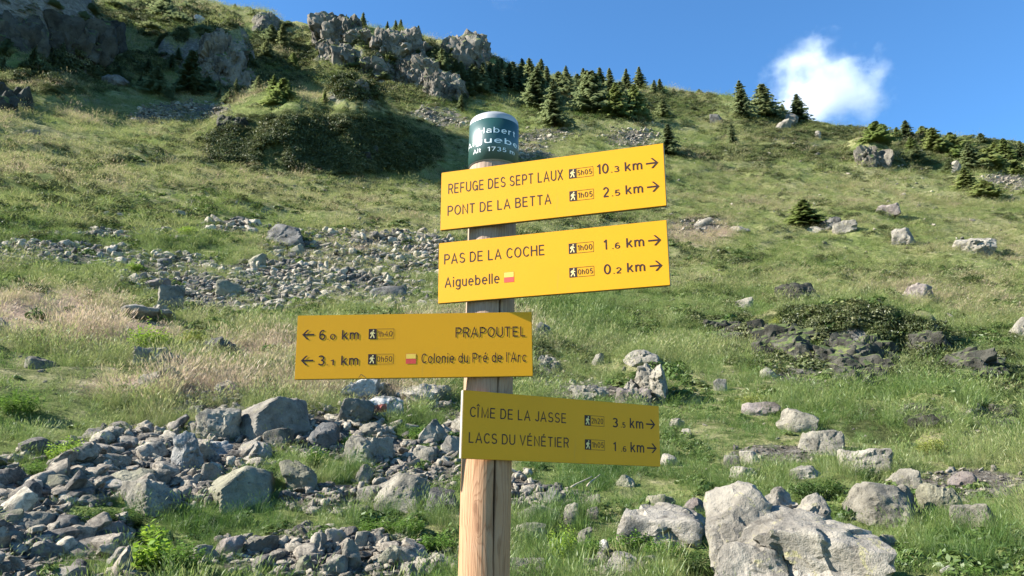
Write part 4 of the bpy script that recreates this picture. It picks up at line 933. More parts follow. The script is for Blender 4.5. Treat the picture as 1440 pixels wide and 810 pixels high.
TREES = [ # x, base y, height px, width px, bright, label or group
 (1044, 168, 64, 36, 0, 'taller left spruce of the twin pair on the skyline by the cloud'), (1075, 166, 54, 38, 0, 'shorter right spruce of the twin pair on the skyline by the cloud'),
 (1124, 170, 42, 27, 0, 'dark spruce standing in front of the cloud, right of the twin pair'), (1100, 158, 13, 9, 0, 'tiny conifer just left of the dark spruce by the cloud'), (983, 133, 9, 7, 0, 'lone tiny spruce on the smooth skyline left of the twin pair'),
 (1233, 200, 32, 32, 1, 'bright bushy conifer at the left start of the right skyline thicket'), (1030, 206, 36, 14, 0, 'thin dark spruce on the slope below the twin pair'),
 (1132, 315, 34, 40, 1, 'little bright green spruce alone on the open slope'),
 (780, 178, 68, 32, 0, 'tall spruce standing forward of the dense row, just right of the post cap'), (833, 161, 70, 46, 0, 'broad tall spruce on the right of the dense row'),
 (753, 154, 66, 36, 0, 'large pale green spruce left of the forward spruce'), (868, 165, 50, 30, 1, 'left one of two spruces beside each other right of the broad tall spruce'), (894, 166, 46, 32, 1, 'right one of two spruces beside each other right of the broad tall spruce'),
 (649, 156, 27, 18, 0, 'small lone spruce on grass at the right foot of the cliffs'), (940, 217, 48, 30, 0, 'spruce rising behind the right end of the top sign'), (933, 166, 26, 24, 0, 'small dark spruce above the right end of the top sign'),
 (265, 132, 72, 54, 0, 'largest spruce at the left, beside the rocky knob'), (218, 134, 40, 34, 0, 'broad dark spruce left of the largest left spruce'), (87, 92, 38, 16, 0, 'slender spruce in front of the dark gully at the top left'), (143, 104, 28, 22, 0, 'small spruce at the bottom of the dark gully'),
 (397, 66, 36, 24, 0, 'dark spruce on the saddle right of the rocky knob'), (380, 60, 26, 22, 0, 'smaller spruce left of the one on the saddle'), (398, 142, 32, 28, 1, 'bushy conifer at the right of those below the rocky knob'), (180, 122, 14, 12, 0, 'small pale bush-like conifer by the square dark rock'),
]
for x, y, h, w, in [(678, 132, 46, 20), (664, 118, 30, 18), (700, 130, 50, 22), (716, 128, 44, 20), (731, 132, 46, 20), (690, 112, 28, 18), (745, 112, 34, 20), (770, 128, 36, 22), (796, 136, 34, 28), (812, 128, 28, 20), (812, 150, 30, 20), (858, 128, 34, 18), (845, 124, 32, 20), (920, 132, 20, 14), (905, 150, 20, 18), (858, 150, 22, 18), (735, 100, 20, 16), (760, 106, 24, 14), (706, 104, 24, 18), (660, 132, 26, 18), (640, 104, 22, 16)]: TREES.append((x, y, h, w, 0, T_DENSE))
for x, y, h, w in [(688, 128, 40, 22), (722, 118, 34, 22), (740, 130, 30, 24), (756, 122, 32, 22), (764, 134, 26, 22), (784, 128, 30, 24), (826, 134, 34, 26), (668, 128, 34, 20), (840, 140, 36, 26), (872, 140, 30, 22)]: TREES.append((x, y, h, w, 0, T_DENSE))
for x, y, h, w in [(880, 123, 27, 18), (899, 124, 30, 16), (928, 130, 19, 12), (947, 132, 8, 7), (820, 116, 22, 14), (795, 112, 22, 12)]: TREES.append((x, y, h, w, 0, T_SKY))
for x, y, h, w in [(510, 30, 13, 10), (486, 26, 7, 7), (495, 27, 6, 8), (556, 37, 11, 8), (563, 38, 12, 9), (588, 44, 10, 9), (660, 68, 16, 9), (668, 72, 18, 9), (680, 74, 14, 10), (330, 12, 8, 6), (355, 20, 7, 9), (544, 36, 8, 6)]: TREES.append((x, y, h, w, 0, T_CREST))
for x, y, h, w in [(563, 84, 28, 18), (548, 88, 20, 14), (586, 88, 24, 18), (604, 98, 28, 18), (622, 100, 34, 20), (635, 86, 20, 16), (612, 84, 22, 18), (578, 100, 18, 16), (660, 96, 24, 18), (648, 112, 26, 18), (672, 112, 26, 16), (510, 100, 22, 20), (522, 108, 16, 16), (540, 112, 16, 18), (645, 72, 14, 12)]: TREES.append((x, y, h, w, 0, T_CLIFF))
for x, y, h, w in [(1262, 194, 16, 12), (1275, 193, 24, 16), (1298, 192, 17, 20), (1290, 228, 26, 28), (1315, 216, 42, 34), (1340, 212, 28, 34), (1342, 226, 26, 34), (1365, 238, 38, 36), (1388, 236, 30, 40), (1400, 222, 24, 28), (1417, 226, 34, 24), (1437, 224, 28, 22), (1360, 268, 36, 30), (1385, 276, 26, 40), (1335, 244, 22, 26), (1380, 200, 14, 20), (1283, 212, 24, 18), (1430, 246, 22, 26)]: TREES.append((x, y, h, w, 1 if (x * 7) % 3 else 0, T_RIGHT))
for x, y, h, w in [(10, 76, 24, 20), (28, 74, 25, 15), (45, 94, 30, 18), (2, 98, 20, 12), (232, 20, 24, 30), (130, 102, 14, 16), (64, 84, 18, 12), (108, 98, 20, 12), (166, 112, 22, 14), (20, 112, 16, 14), (196, 124, 20, 14), (58, 108, 14, 12), (152, 78, 20, 12), (240, 100, 26, 16), (208, 104, 22, 14), (250, 84, 20, 12), (120, 74, 16, 10), (34, 46, 18, 12), (96, 40, 16, 12), (306, 142, 16, 12), (160, 54, 16, 12), (222, 66, 16, 12)]: TREES.append((x, y, h, w, 0, T_LEFT))
for x, y, h, w in [(331, 136, 28, 14), (363, 130, 24, 18), (384, 132, 30, 16), (322, 144, 16, 22), (292, 132, 26, 26), (236, 142, 16, 16), (456, 142, 17, 8), (386, 146, 18, 24), (410, 96, 26, 20), (375, 78, 24, 24)]: TREES.append((x, y, h, w, 1 if x > 380 else 0, T_KNOB))
for x, y, h, w in [(228, 24, 18, 32), (250, 30, 14, 22), (196, 14, 12, 20), (262, 14, 10, 18), (160, 10, 10, 22), (128, 14, 10, 20), (75, 16, 10, 22), (118, 26, 12, 18), (300, 22, 10, 16), (212, 44, 14, 26), (285, 44, 10, 16), (172, 30, 10, 20), (420, 58, 12, 18), (405, 38, 9, 16)]: TREES.append((x, y, h, w, 0, T_UPPER))
TREES.sort(key=lambda t: t[0]); _cnt = {}
TG = ground([t[0] for t in TREES], [t[1] for t in TREES])
rt = random.Random(5)
for (x, y, h, w, br, lab), g in zip(TREES, TG):
    dg = math.hypot(g[0], g[1])
    # a tree on the skyline: stand it on the crest if its sight line passes over
    dep = float(proj(*g)[2])
    if dg > 215:
        ys = y
        while dg > 215 and ys < y + 60:
            ys += 2; g = ground(x, ys)[0]; dg = math.hypot(g[0], g[1])
        dep = float(proj(*g)[2])
    _, _, te = ray(x, y - h); Hh = max(float(te) * dg - g[2], .5); Wd = w * dep / FPX
    o = empty('spruce_tree', (g[0], g[1], g[2] - .1), rt.uniform(0, 6.28))
    crown, trunk = (SPB if br else SPR)[rt.randrange(3 if br else 7)]
    vw = rt.uniform(.8, 1.3); o.rotation_euler = (rt.gauss(0, .03), rt.gauss(0, .03), rt.uniform(0, 6.28)); s = (Wd / .385 * vw, Wd / .385 * vw, Hh * rt.uniform(.88, 1.06) + .1); s = (s[0], s[1], s[2])
    link('crown', crown, o, scale=s); link('trunk', trunk, o, scale=s)
    if isinstance(lab, tuple):
        _cnt[lab[0]] = _cnt.get(lab[0], 0) + 1; tag(o, f'{lab[1]}, {ORD[_cnt[lab[0]] - 1]} from the left', 'spruce', lab[0])
    else: tag(o, lab, 'spruce')

# ------------------------------------------------------------------ leafy plants
def plant_meshes(seed, kind, mat):
    r = random.Random(seed); V = []; F = []; SV = []; SF = []
    def leaf(c, dirv, nrm, L, Wd):
        s = dirv.cross(nrm).normalized(); b = len(V)
        V.extend([c, c + dirv * L * .45 + s * Wd * .5, c + dirv * L - nrm * L * .15, c + dirv * L * .45 - s * Wd * .5]); F.append((b, b + 1, b + 2, b + 3))
    def stem(p0, p1, w):
        b = len(SV); SV.extend([p0 + Vector((w, 0, 0)), p0 + Vector((-w * .5, w, 0)), p0 + Vector((-w * .5, -w, 0)), p1]); SF.extend([(b, b + 1, b + 3), (b + 1, b + 2, b + 3), (b + 2, b, b + 3)])
    if kind == 'fern':
        for i in range(11):
            a = 6.283 * i / 11 + r.uniform(-.2, .2); L = r.uniform(.4, .6); prev = Vector((0, 0, 0)); el = r.uniform(.8, 1.25)
            pts = []
            for k in range(15):
                t = k / 14; rr = L * t; pts.append(Vector((math.cos(a) * rr * math.cos(el * (1 - .35 * t)) * 1.3, math.sin(a) * rr * math.cos(el * (1 - .35 * t)) * 1.3, L * 1.5 * t * math.sin(el) * (1 - .42 * t))))
            stem(pts[0], pts[-1], .006)
            for k in range(2, 14):
                t = k / 14; dv = (pts[k + 1] - pts[k]).normalized() if k < 14 else dv; sd_ = Vector((-math.sin(a), math.cos(a), 0)); ln = .17 * math.sin(math.pi * min(1, .12 + t * .9)) + .02
                for sg in (-1, 1): leaf(pts[k], (sd_ * sg + dv * .45).normalized(), Vector((0, 0, 1)), ln, .03)
    else:
        n = {'bushy': 90, 'broad': 34, 'cushion': 110, 'low': 90}[kind]
        for i in range(n):
            a = r.uniform(0, 6.283); rr = .42 * math.sqrt(r.random()); tall = {'bushy': .75, 'broad': .7, 'cushion': .30, 'low': .42}[kind] * (1.1 - rr * 1.2) * r.uniform(.6, 1.15)
            p0 = Vector((rr * .7 * math.cos(a), rr * .7 * math.sin(a), 0)); p1 = Vector((rr * 1.25 * math.cos(a), rr * 1.25 * math.sin(a), tall)); stem(p0, p1, .007)
            m = {'bushy': 12, 'broad': 7, 'cushion': 10, 'low': 11}[kind]; LL = {'bushy': .085, 'broad': .20, 'cushion': .05, 'low': .075}[kind]
            for k in range(m):
                t = (.25 if kind != 'broad' else .1) + (k + r.random()) / m * .78; c = p0.lerp(p1, min(t, 1.02)); b2 = k * 2.4 + a
                dv = Vector((math.cos(b2), math.sin(b2), r.uniform(.0, .8))).normalized(); leaf(c, dv, Vector((r.gauss(0, .3), r.gauss(0, .3), 1)).normalized(), LL * r.uniform(.7, 1.3), LL * (.55 if kind != 'broad' else .6))
    return mesh_np('foliage', V, F, M[mat], False), mesh_np('stems', SV, SF, M[mat], False)
PL = {}
def plant(x0, y0, x1, y1, kind, mat, label, name='leafy_plant', cat='plant'):
    key = (kind, mat, (x0 + y0) % 2)
    if key not in PL: PL[key] = plant_meshes(hash3(np.array(len(PL)), np.array(3), np.array(1), 1).item() * 1e6, kind, mat)
    fo, st = PL[key]; g = ground((x0 + x1) / 2, y1 - .12 * (y1 - y0))[0]; dep = float(proj(*g)[2]); w = (x1 - x0) * dep / FPX
    _, _, te = ray((x0 + x1) / 2, y0); H = max(float(te) * math.hypot(g[0], g[1]) - g[2], .08)
    hh = {'bushy': .85, 'broad': .8, 'cushion': .36, 'low': .5, 'fern': .62}[kind]
    o = empty(name, (g[0], g[1], g[2] - .02), (x0 * 1.7) % 6.28); s = (w * 1.12, w * 1.12, H * 1.15 / hh)
    link('foliage', fo, o, scale=s); link('stems', st, o, scale=s); tag(o, label, cat)
for a in PLANTS: plant(*a)

# bleached sticks lying in the grass under the lowest sign
for (xa, ya, xb, yb, lab) in [(803, 690, 832, 681, 'longer bleached stick lying in the grass below the lowest sign'), (826, 688, 843, 678, 'shorter bleached stick lying in the grass below the lowest sign')]:
    g = ground([xa, xb], [ya + 3, yb + 5]); a, b = Vector(g[0]) + Vector((0, 0, .06)), Vector(g[1]) + Vector((0, 0, .13)); b = a + (b - a) * min(1, .45 / max((b - a).length, .01)); ax = (b - a); L = ax.length; q = ax.to_track_quat('Z', 'Y'); V = []; F = []
    for k in range(7):
        t = k / 6; rr = .014 * (1 - .6 * t)
        for j in range(7): V.append(Vector((rr * math.cos(j * .8976) + .012 * math.sin(t * 5), rr * math.sin(j * .8976), t * L)))
    for k in range(6):
        for j in range(7): F.append((k * 7 + j, k * 7 + (j + 1) % 7, k * 7 + 7 + (j + 1) % 7, k * 7 + 7 + j))
    F += [tuple(range(6, -1, -1)), tuple(range(42, 49))]
    o = link('stick', mesh_np('stick', V, F, M['deadwood'], True), loc=a); o.rotation_mode = 'QUATERNION'; o.rotation_quaternion = q; tag(o, lab, 'stick')

# ------------------------------------------------------------------ signpost
PX, PY, PR = -.070, 2.169, .069
g0 = float(height(np.array([PX]), np.array([PY]))[0])
post_root = empty('signpost', (PX, PY, g0)); tag(post_root, 'round wooden hiking signpost with four yellow direction signs and a green cap', 'signpost')
inv = -Vector((PX, PY, g0))
def wood_mat():
    m, nt, b = newmat('weathered_pine'); k = N(nt); tc = k.new('ShaderNodeTexCoord'); uv = tc.outputs['UV']
    sx = k.new('ShaderNodeSeparateXYZ'); k.link(uv, sx.inputs[0])
    mp = k.new('ShaderNodeMapping'); mp.inputs['Scale'].default_value = (1, .16, 1); k.link(uv, mp.inputs['Vector'])
    warp = k.noise(mp.outputs[0], 16, 4, .5); warp2 = k.noise(mp.outputs[0], 5, 3, .5)
    # knots: rings spread round a few points
    dist = None
    for (u, v, r_) in ((-.026, 1.475, .02), (.02, 1.15, .014), (-.045, 2.2, .014), (-.03, 1.7, .01), (-.018, 1.425, .012)):
        d = k.new('ShaderNodeVectorMath', operation='DISTANCE'); m2 = k.new('ShaderNodeMapping'); m2.inputs['Scale'].default_value = (1, .42, 1); k.link(uv, m2.inputs['Vector'])
        k.link(m2.outputs[0], d.inputs[0]); d.inputs[1].default_value = (u, v * .42, 0)
        e = k.math('DIVIDE', r_, k.math('ADD', d.outputs['Value'], r_ * .5)); dist = e if dist is None else k.math('ADD', dist, e)
    ph = k.math('ADD', k.math('ADD', k.math('MULTIPLY', warp, 7.0), k.math('MULTIPLY', warp2, 9.0)), k.math('MULTIPLY', dist, 3.2))
    ph = k.math('ADD', ph, k.math('MULTIPLY', sx.outputs[0], 70))
    ring = k.math('FRACT', ph)
    mp2 = k.new('ShaderNodeMapping'); mp2.inputs['Scale'].default_value = (1, .02, 1); k.link(uv, mp2.inputs['Vector'])
    fine = k.noise(mp2.outputs[0], 420, 3, .7); blot = k.noise(uv, 9, 5, .6)
    c = k.ramp(ring, [(0, (.34, .195, .105)), (.12, (.40, .245, .14)), (.75, (.45, .285, .17)), (.93, (.28, .155, .080)), (1, (.34, .195, .105))])
    c = k.mix(k.math('MULTIPLY', k.step(fine, .5, .35), .35), c, (.36, .26, .18))
    c = k.mix(k.math('MULTIPLY', k.step(blot, .45, .75), .35), c, (.46, .33, .24))
    wz = k.math('ADD', k.step(sx.outputs[1], 1.60, 1.95), 0)
    c = k.mix(k.math('MULTIPLY', wz, .62), c, k.mix(k.step(fine, .4, .62), (.26, .22, .195), (.46, .41, .37)))
    kn = k.step(dist, 1.6, 2.1); c = k.mix(k.math('MULTIPLY', kn, .8), c, (.24, .13, .07))
    cr = k.new('ShaderNodeAttribute', attribute_name='crack'); c = k.mix(cr.outputs['Fac'], c, (.035, .022, .015))
    c = k.mix(1.0, c, (.84, .74, .66), 'MULTIPLY')
    k.link(c, b.inputs['Base Color']); b.inputs['Roughness'].default_value = .72; b.inputs['Specular IOR Level'].default_value = .3
    k.bump(k.math('ADD', fine, k.math('MULTIPLY', ring, .35)), .35, .002, b); return m
def zpix(py):   # height on the front of the post seen at row py
    _, _, te = ray(CX - 30, py); return float(te) * (PY - PR)
def build_post():
    na, zs = 220, np.arange(0, 2.62 - .0, .012) if False else np.linspace(0, 1, 190)
    ztop = zpix(223.5) + .04; zb = g0 - .35
    V = []; UV = []; CR = []; Z = zb + (ztop - zb) * zs
    th = np.linspace(0, 2 * math.pi, na + 1)[:-1]
    A, ZZ = np.meshgrid(th, Z)
    r = PR + .0012 * noise2(A * 3 + 5, ZZ * 4, 3) + .0006 * noise2(A * 30, ZZ * 1.5, 8)
    r = r * np.interp(ZZ, [zb, -.6, .3, .87], [.975, .945, .945, .975])
    crk = np.zeros_like(r)
    # drying cracks, angle measured from the side turned to the viewer, growing to the right
    for (a0, z0, z1, w, dp, sd_) in ((.42, -.6, .66, .042, .014, 1), (-.55, .2, .75, .010, .004, 2), (.1, .62, .86, .012, .004, 3), (.9, -.5, .1, .008, .003, 4), (-.2, -.5, -.1, .004, .0015, 6)):
        aa = (A - 3 * math.pi / 2 + math.pi) % (2 * math.pi) - math.pi
        cen = a0 + .05 * noise2(ZZ * 2.2 + sd_, 0 * ZZ, sd_) + .012 * noise2(ZZ * 14, 0 * ZZ, sd_ + 5)
        env = sstep(z0, z0 + .15, ZZ) * (1 - sstep(z1 - .15, z1, ZZ)); ww = w * (.55 + .45 * noise2(ZZ * 5, 0 * ZZ + sd_, 9))
        gsh = np.exp(-((aa - cen) / np.maximum(ww, .002)) ** 2) * env; r = r - dp * gsh; crk = np.maximum(crk, gsh * min(1, dp / .006))
    X = PX + .0155 * (ZZ + .15) + r * np.cos(A); Y = PY + r * np.sin(A)
    V = np.stack([X, Y, ZZ], -1).reshape(-1, 3) + np.array(inv)
    nz = len(Z); F = []
    for i in range(nz - 1):
        for j in range(na): F.append((i * na + j, i * na + (j + 1) % na, (i + 1) * na + (j + 1) % na, (i + 1) * na + j))
    F.append(tuple((nz - 1) * na + j for j in range(na)))
    me = mesh_np('post', V, F, wood_mat(), True)
    uvl = me.uv_layers.new(name='UVMap'); li = np.zeros(len(me.loops), np.int32); me.loops.foreach_get('vertex_index', li)
    aa = ((A - 3 * math.pi / 2 + math.pi) % (2 * math.pi) - math.pi).ravel() * PR; zz = (ZZ - g0).ravel()
    uv = np.stack([aa[li], zz[li]], 1); uvl.data.foreach_set('uv', uv.astype(np.float32).ravel())
    at = me.attributes.new('crack', 'FLOAT', 'POINT'); at.data.foreach_set('value', crk.ravel().astype(np.float32))
    o = link('post', me, post_root)
build_post()
def lathe(name, prof, mat, parent, seg=96):
    V = []; F = []
    for (r_, z) in prof:
        for j in range(seg): V.append((PX + .0155 * (z + .15) + r_ * math.cos(6.283185 * j / seg), PY + r_ * math.sin(6.283185 * j / seg), z))
    V = np.array(V) + np.array(inv)
    for i in range(len(prof) - 1):
        for j in range(seg): F.append((i * seg + j, i * seg + (j + 1) % seg, (i + 1) * seg + (j + 1) % seg, (i + 1) * seg + j))
    F.append(tuple((len(prof) - 1) * seg + j for j in range(seg)))
    return link(name, mesh_np(name, V, F, mat, True), parent)
alu = simple('brushed_aluminium', (.38, .38, .37), .5, .35); green_paint = simple('dark_green_enamel', (.006, .050, .042), .42, 0, .9)
z_lab0, z_lab1 = zpix(223.5), zpix(165.5); z_top = zpix(157.0)
CR_ = .0705
capo = lathe('cap', [(CR_ - .004, z_lab0 - .002), (CR_, z_lab0 - .002), (CR_, z_lab1 + .009), (CR_ - .0015, z_lab1 + .015), (CR_ - .006, z_lab1 + .021), (CR_ - .014, z_lab1 + .026), (CR_ - .03, z_lab1 + .031), (.001, z_lab1 + .033)], alu, post_root)
lathe_label = lathe('label_band', [(CR_ + .0002, z_lab0), (CR_ + .0012, z_lab0 + .0004), (CR_ + .0012, z_lab1 - .0004), (CR_ + .0002, z_lab1)], green_paint, capo)
lathe_label.data.polygons[-1].use_smooth = False
bmx = bmesh.new(); bmx.from_mesh(lathe_label.data); bmx.faces.ensure_lookup_table(); big = [f for f in bmx.faces if len(f.verts) > 8]; bmesh.ops.delete(bmx, geom=big, context='FACES_ONLY'); bmx.to_mesh(lathe_label.data); bmx.free()
def Ar(cx, cy, rx, ry, a0, a1, n=16): return [(cx + rx * math.cos(R(a0 + (a1 - a0) * i / n)), cy + ry * math.sin(R(a0 + (a1 - a0) * i / n))) for i in range(n + 1)]
_S = [(.06, 0), (.06, 1)]; _s = [(.06, 0), (.06, .73)]
GL = {
 'A': [[(.03, 0), (.35, .98), (.67, 0)], [(.15, .33), (.55, .33)]], 'B': [_S, [(.06, .945), (.34, .945)] + Ar(.34, .73, .2, .215, 90, -90) + [(.06, .515)], [(.3, .515), (.36, .515)] + Ar(.36, .285, .22, .23, 90, -90) + [(.06, .055)]],
 'C': [Ar(.37, .5, .31, .445, 40, 320)], 'D': [_S, [(.06, .945), (.3, .945)] + Ar(.3, .5, .31, .445, 90, -90) + [(.06, .055)]],
 'E': [_S, [(.06, .945), (.55, .945)], [(.06, .51), (.51, .51)], [(.06, .055), (.57, .055)]], 'F': [_S, [(.06, .945), (.54, .945)], [(.06, .50), (.48, .50)]],
 'G': [Ar(.37, .5, .31, .445, 42, 330), [(.40, .47), (.68, .47), (.68, 0)]], 'H': [_S, [(.62, 0), (.62, 1)], [(.06, .52), (.62, .52)]], 'I': [_S],
 'J': [[(.42, 1), (.42, .28)] + Ar(.24, .27, .18, .215, 0, -170)], 'L': [_S, [(.06, .055), (.52, .055)]], 'M': [[(.06, 0), (.06, .97), (.39, .06), (.72, .97), (.72, 0)]],
 'N': [[(.06, 0), (.06, .97), (.60, .03), (.60, 1)]], 'O': [Ar(.38, .5, .32, .445, 0, 360, 26)], 'P': [_S, [(.06, .945), (.34, .945)] + Ar(.34, .70, .23, .245, 90, -90) + [(.06, .455)]],
 'R': [_S, [(.06, .945), (.35, .945)] + Ar(.35, .71, .22, .235, 90, -90) + [(.06, .475)], [(.36, .475), (.58, 0)]],
 'S': [Ar(.32, .715, .23, .235, 25, 270) + Ar(.32, .27, .26, .215, 90, -160)], 'T': [[(.30, 0), (.30, .97)], [(.01, .945), (.59, .945)]],
 'U': [[(.06, 1), (.06, .33)] + Ar(.34, .33, .28, .275, 180, 360) + [(.62, 1)]], 'V': [[(.03, 1), (.33, .03), (.63, 1)]], 'X': [[(.03, 0), (.60, 1)], [(.03, 1), (.60, 0)]],
 'a': [[(.47, 0), (.47, .5)] + Ar(.27, .49, .2, .185, 0, 155), [(.47, .43), (.26, .40)] + Ar(.24, .22, .18, .175, 90, 300) + [(.47, .16)]],
 'b': [_S, Ar(.29, .36, .23, .315, 0, 360, 22)], 'c': [Ar(.29, .36, .23, .315, 45, 315)], 'd': [[(.52, 0), (.52, 1)], Ar(.29, .36, .23, .315, 0, 360, 22)],
 'e': [[(.07, .38), (.51, .38)] + Ar(.29, .36, .23, .315, 4, 312)], 'g': [Ar(.28, .37, .22, .31, 0, 360, 22), [(.5, .73), (.5, -.04)] + Ar(.28, -.05, .22, .18, 0, -160)],
 'h': [_S, Ar(.26, .44, .2, .235, 170, 0) + [(.46, 0)]], 'i': [_s, [(.06, .87), (.06, 1)]], 'k': [_S, [(.47, .73), (.08, .27)], [(.22, .44), (.50, 0)]], 'l': [_S],
 'm': [_s, Ar(.25, .46, .18, .215, 170, 0) + [(.43, 0)], Ar(.62, .46, .18, .215, 170, 0) + [(.80, 0)]], 'n': [_s, Ar(.26, .44, .2, .235, 170, 0) + [(.46, 0)]],
 'o': [Ar(.29, .36, .23, .315, 0, 360, 22)], 'r': [_s, Ar(.27, .42, .21, .25, 170, 75)], 't': [[(.17, .93), (.17, .18)] + Ar(.29, .17, .12, .12, 180, 280), [(.02, .67), (.34, .67)]],
 'u': [[(.06, .73), (.06, .28)] + Ar(.26, .27, .2, .22, 180, 350), [(.46, 0), (.46, .73)]], "'": [[(.06, .72), (.06, 1)]], '.': [[(.06, 0), (.06, .13)]],
 '0': [Ar(.30, .5, .24, .445, 0, 360, 24)], '1': [[(.33, 0), (.33, 1)], [(.34, .93), (.10, .76)]], '2': [Ar(.30, .69, .23, .255, 165, -38) + [(.08, .07)], [(.05, .055), (.55, .055)]],
 '3': [Ar(.29, .73, .21, .215, 150, -90), Ar(.29, .275, .24, .23, 90, -150)], '4': [[(.43, 0), (.43, .97), (.06, .29), (.57, .29)]], '5': [[(.51, .945), (.16, .945), (.11, .50)] + Ar(.29, .32, .23, .265, 135, -148)],
 '6': [Ar(.30, .31, .23, .255, 0, 360, 22), Ar(.34, .5, .27, .445, 60, 190)], '7': [[(.04, .945), (.54, .945), (.22, 0)]]}
GL['É'] = GL['E'] + [[(.22, 1.08), (.38, 1.24)]]; GL['Î'] = GL['I'] + [[(-.09, 1.08), (.06, 1.23), (.21, 1.08)]]; GL['é'] = GL['e'] + [[(.24, .83), (.38, 1.0)]]
CAPH = 1.0
def text_mesh(s, t=.115):
    """plain sans-serif lettering built from strokes of even width; cap height 1"""
    V = []; F = []; x = 0.0; kz = 0
    for ch in s:
        if ch == ' ': x += .36; continue
        mx = 0
        for st in GL[ch]:
            P = [Vector((a + x, b)) for a, b in st]; mx = max(mx, max(a for a, b in st)); n = len(P); b0 = len(V); kz += 1; closed = (P[0] - P[-1]).length < 1e-4
            for i, p in enumerate(P):
                a = P[i - 1] if i else (P[-2] if closed else None); c = P[i + 1] if i < n - 1 else (P[1] if closed else None)
                d1 = (p - a).normalized() if a is not None else (c - p).normalized(); d2 = (c - p).normalized() if c is not None else d1
                m = (Vector((-d1.y, d1.x)) + Vector((-d2.y, d2.x))); L = m.length; m = m / L if L > 1e-6 else Vector((-d1.y, d1.x)); cs = max(m.dot(Vector((-d1.y, d1.x))), .55); w = t / 2 / cs
                V += [(p.x + m.x * w, p.y + m.y * w, kz % 7), (p.x - m.x * w, p.y - m.y * w, kz % 7)]
            for i in range(n - 1): F.append((b0 + 2 * i, b0 + 2 * i + 1, b0 + 2 * i + 3, b0 + 2 * i + 2))
        x += mx + .06 + .17
    return np.array(V, float), F
white_ink = simple('white_lettering', (.80, .82, .80), .5); ink = simple('dark_brown_ink', (.030, .010, .008), .55, 0, .3); red_ink = simple('red_ink', (.62, .05, .03), .6); pale_ink = simple('cream_ink', (.80, .62, .25), .6); orange_ink = simple('pale_yellow_ink', (.80, .50, .06), .6)
def cap_text(s, a0, a1, zbase, hcap, bold=.0):
    V, F = text_mesh(s); x0, x1 = V[:, 0].min(), V[:, 0].max(); sc = hcap / CAPH
    a = R(a0) + (V[:, 0] - x0) / (x1 - x0) * R(a1 - a0); rr = CR_ + .0018 + .00002 * V[:, 2]
    W = np.stack([PX + .0155 * (zbase + V[:, 1] * sc + .15) + rr * np.sin(a), PY - rr * np.cos(a), zbase + V[:, 1] * sc], 1) + np.array(inv)
    link('lettering', mesh_np('lettering', W, F, white_ink), capo)
zz_ = z_lab1 - z_lab0
cap_text('Habert', -36, 57, z_lab0 + .63 * zz_, .0170); cap_text('Aiguebelle', -82, 112, z_lab0 + .385 * zz_, .0170)
cap_text('Alt', -50, -28, z_lab0 + .185 * zz_, .0125); cap_text('1735', -12, 31, z_lab0 + .185 * zz_, .0125); cap_text('m', 41, 56, z_lab0 + .185 * zz_, .0125)

def sign_paint(name, c):
    m, nt, b = newmat(name); k = N(nt); tc = k.new('ShaderNodeTexCoord')
    n = k.noise(tc.outputs['Object'], 6, 6, .6); n2 = k.noise(tc.outputs['Object'], 120, 4, .7); n3 = k.noise(tc.outputs['Object'], 25, 5, .7)
    cc = k.mix(k.math('MULTIPLY', k.step(n, .35, .7), .16), c, tuple(x * .8 for x in c)); cc = k.mix(k.math('MULTIPLY', k.step(n3, .62, .78), .14), cc, (.55, .36, .12))
    mpw = k.new('ShaderNodeMapping'); mpw.inputs['Scale'].default_value = (1, .08, 1); k.link(tc.outputs['Object'], mpw.inputs['Vector'])
    cc = k.mix(k.math('MULTIPLY', k.step(k.noise(mpw.outputs[0], 60, 4, .7), .58, .78), .22), cc, (.30, .20, .07))
    cc = k.mix(k.math('MULTIPLY', k.step(k.noise(tc.outputs['Object'], 220, 2, .5), .70, .76), .35), cc, (.22, .14, .05))
    k.link(cc, b.inputs['Base Color']); b.inputs['Roughness'].default_value = .5; b.inputs['Specular IOR Level'].default_value = .18; k.bump(n2, .06, .001, b); return m
yel = sign_paint('yellow_sign_paint', (.67, .305, .008)); edge = simple('grey_sign_edge', (.36, .32, .26), .7); dark_edge = simple('brown_sign_edge', (.10, .06, .025), .7)
SW, SH, ST = .619, .170, .012
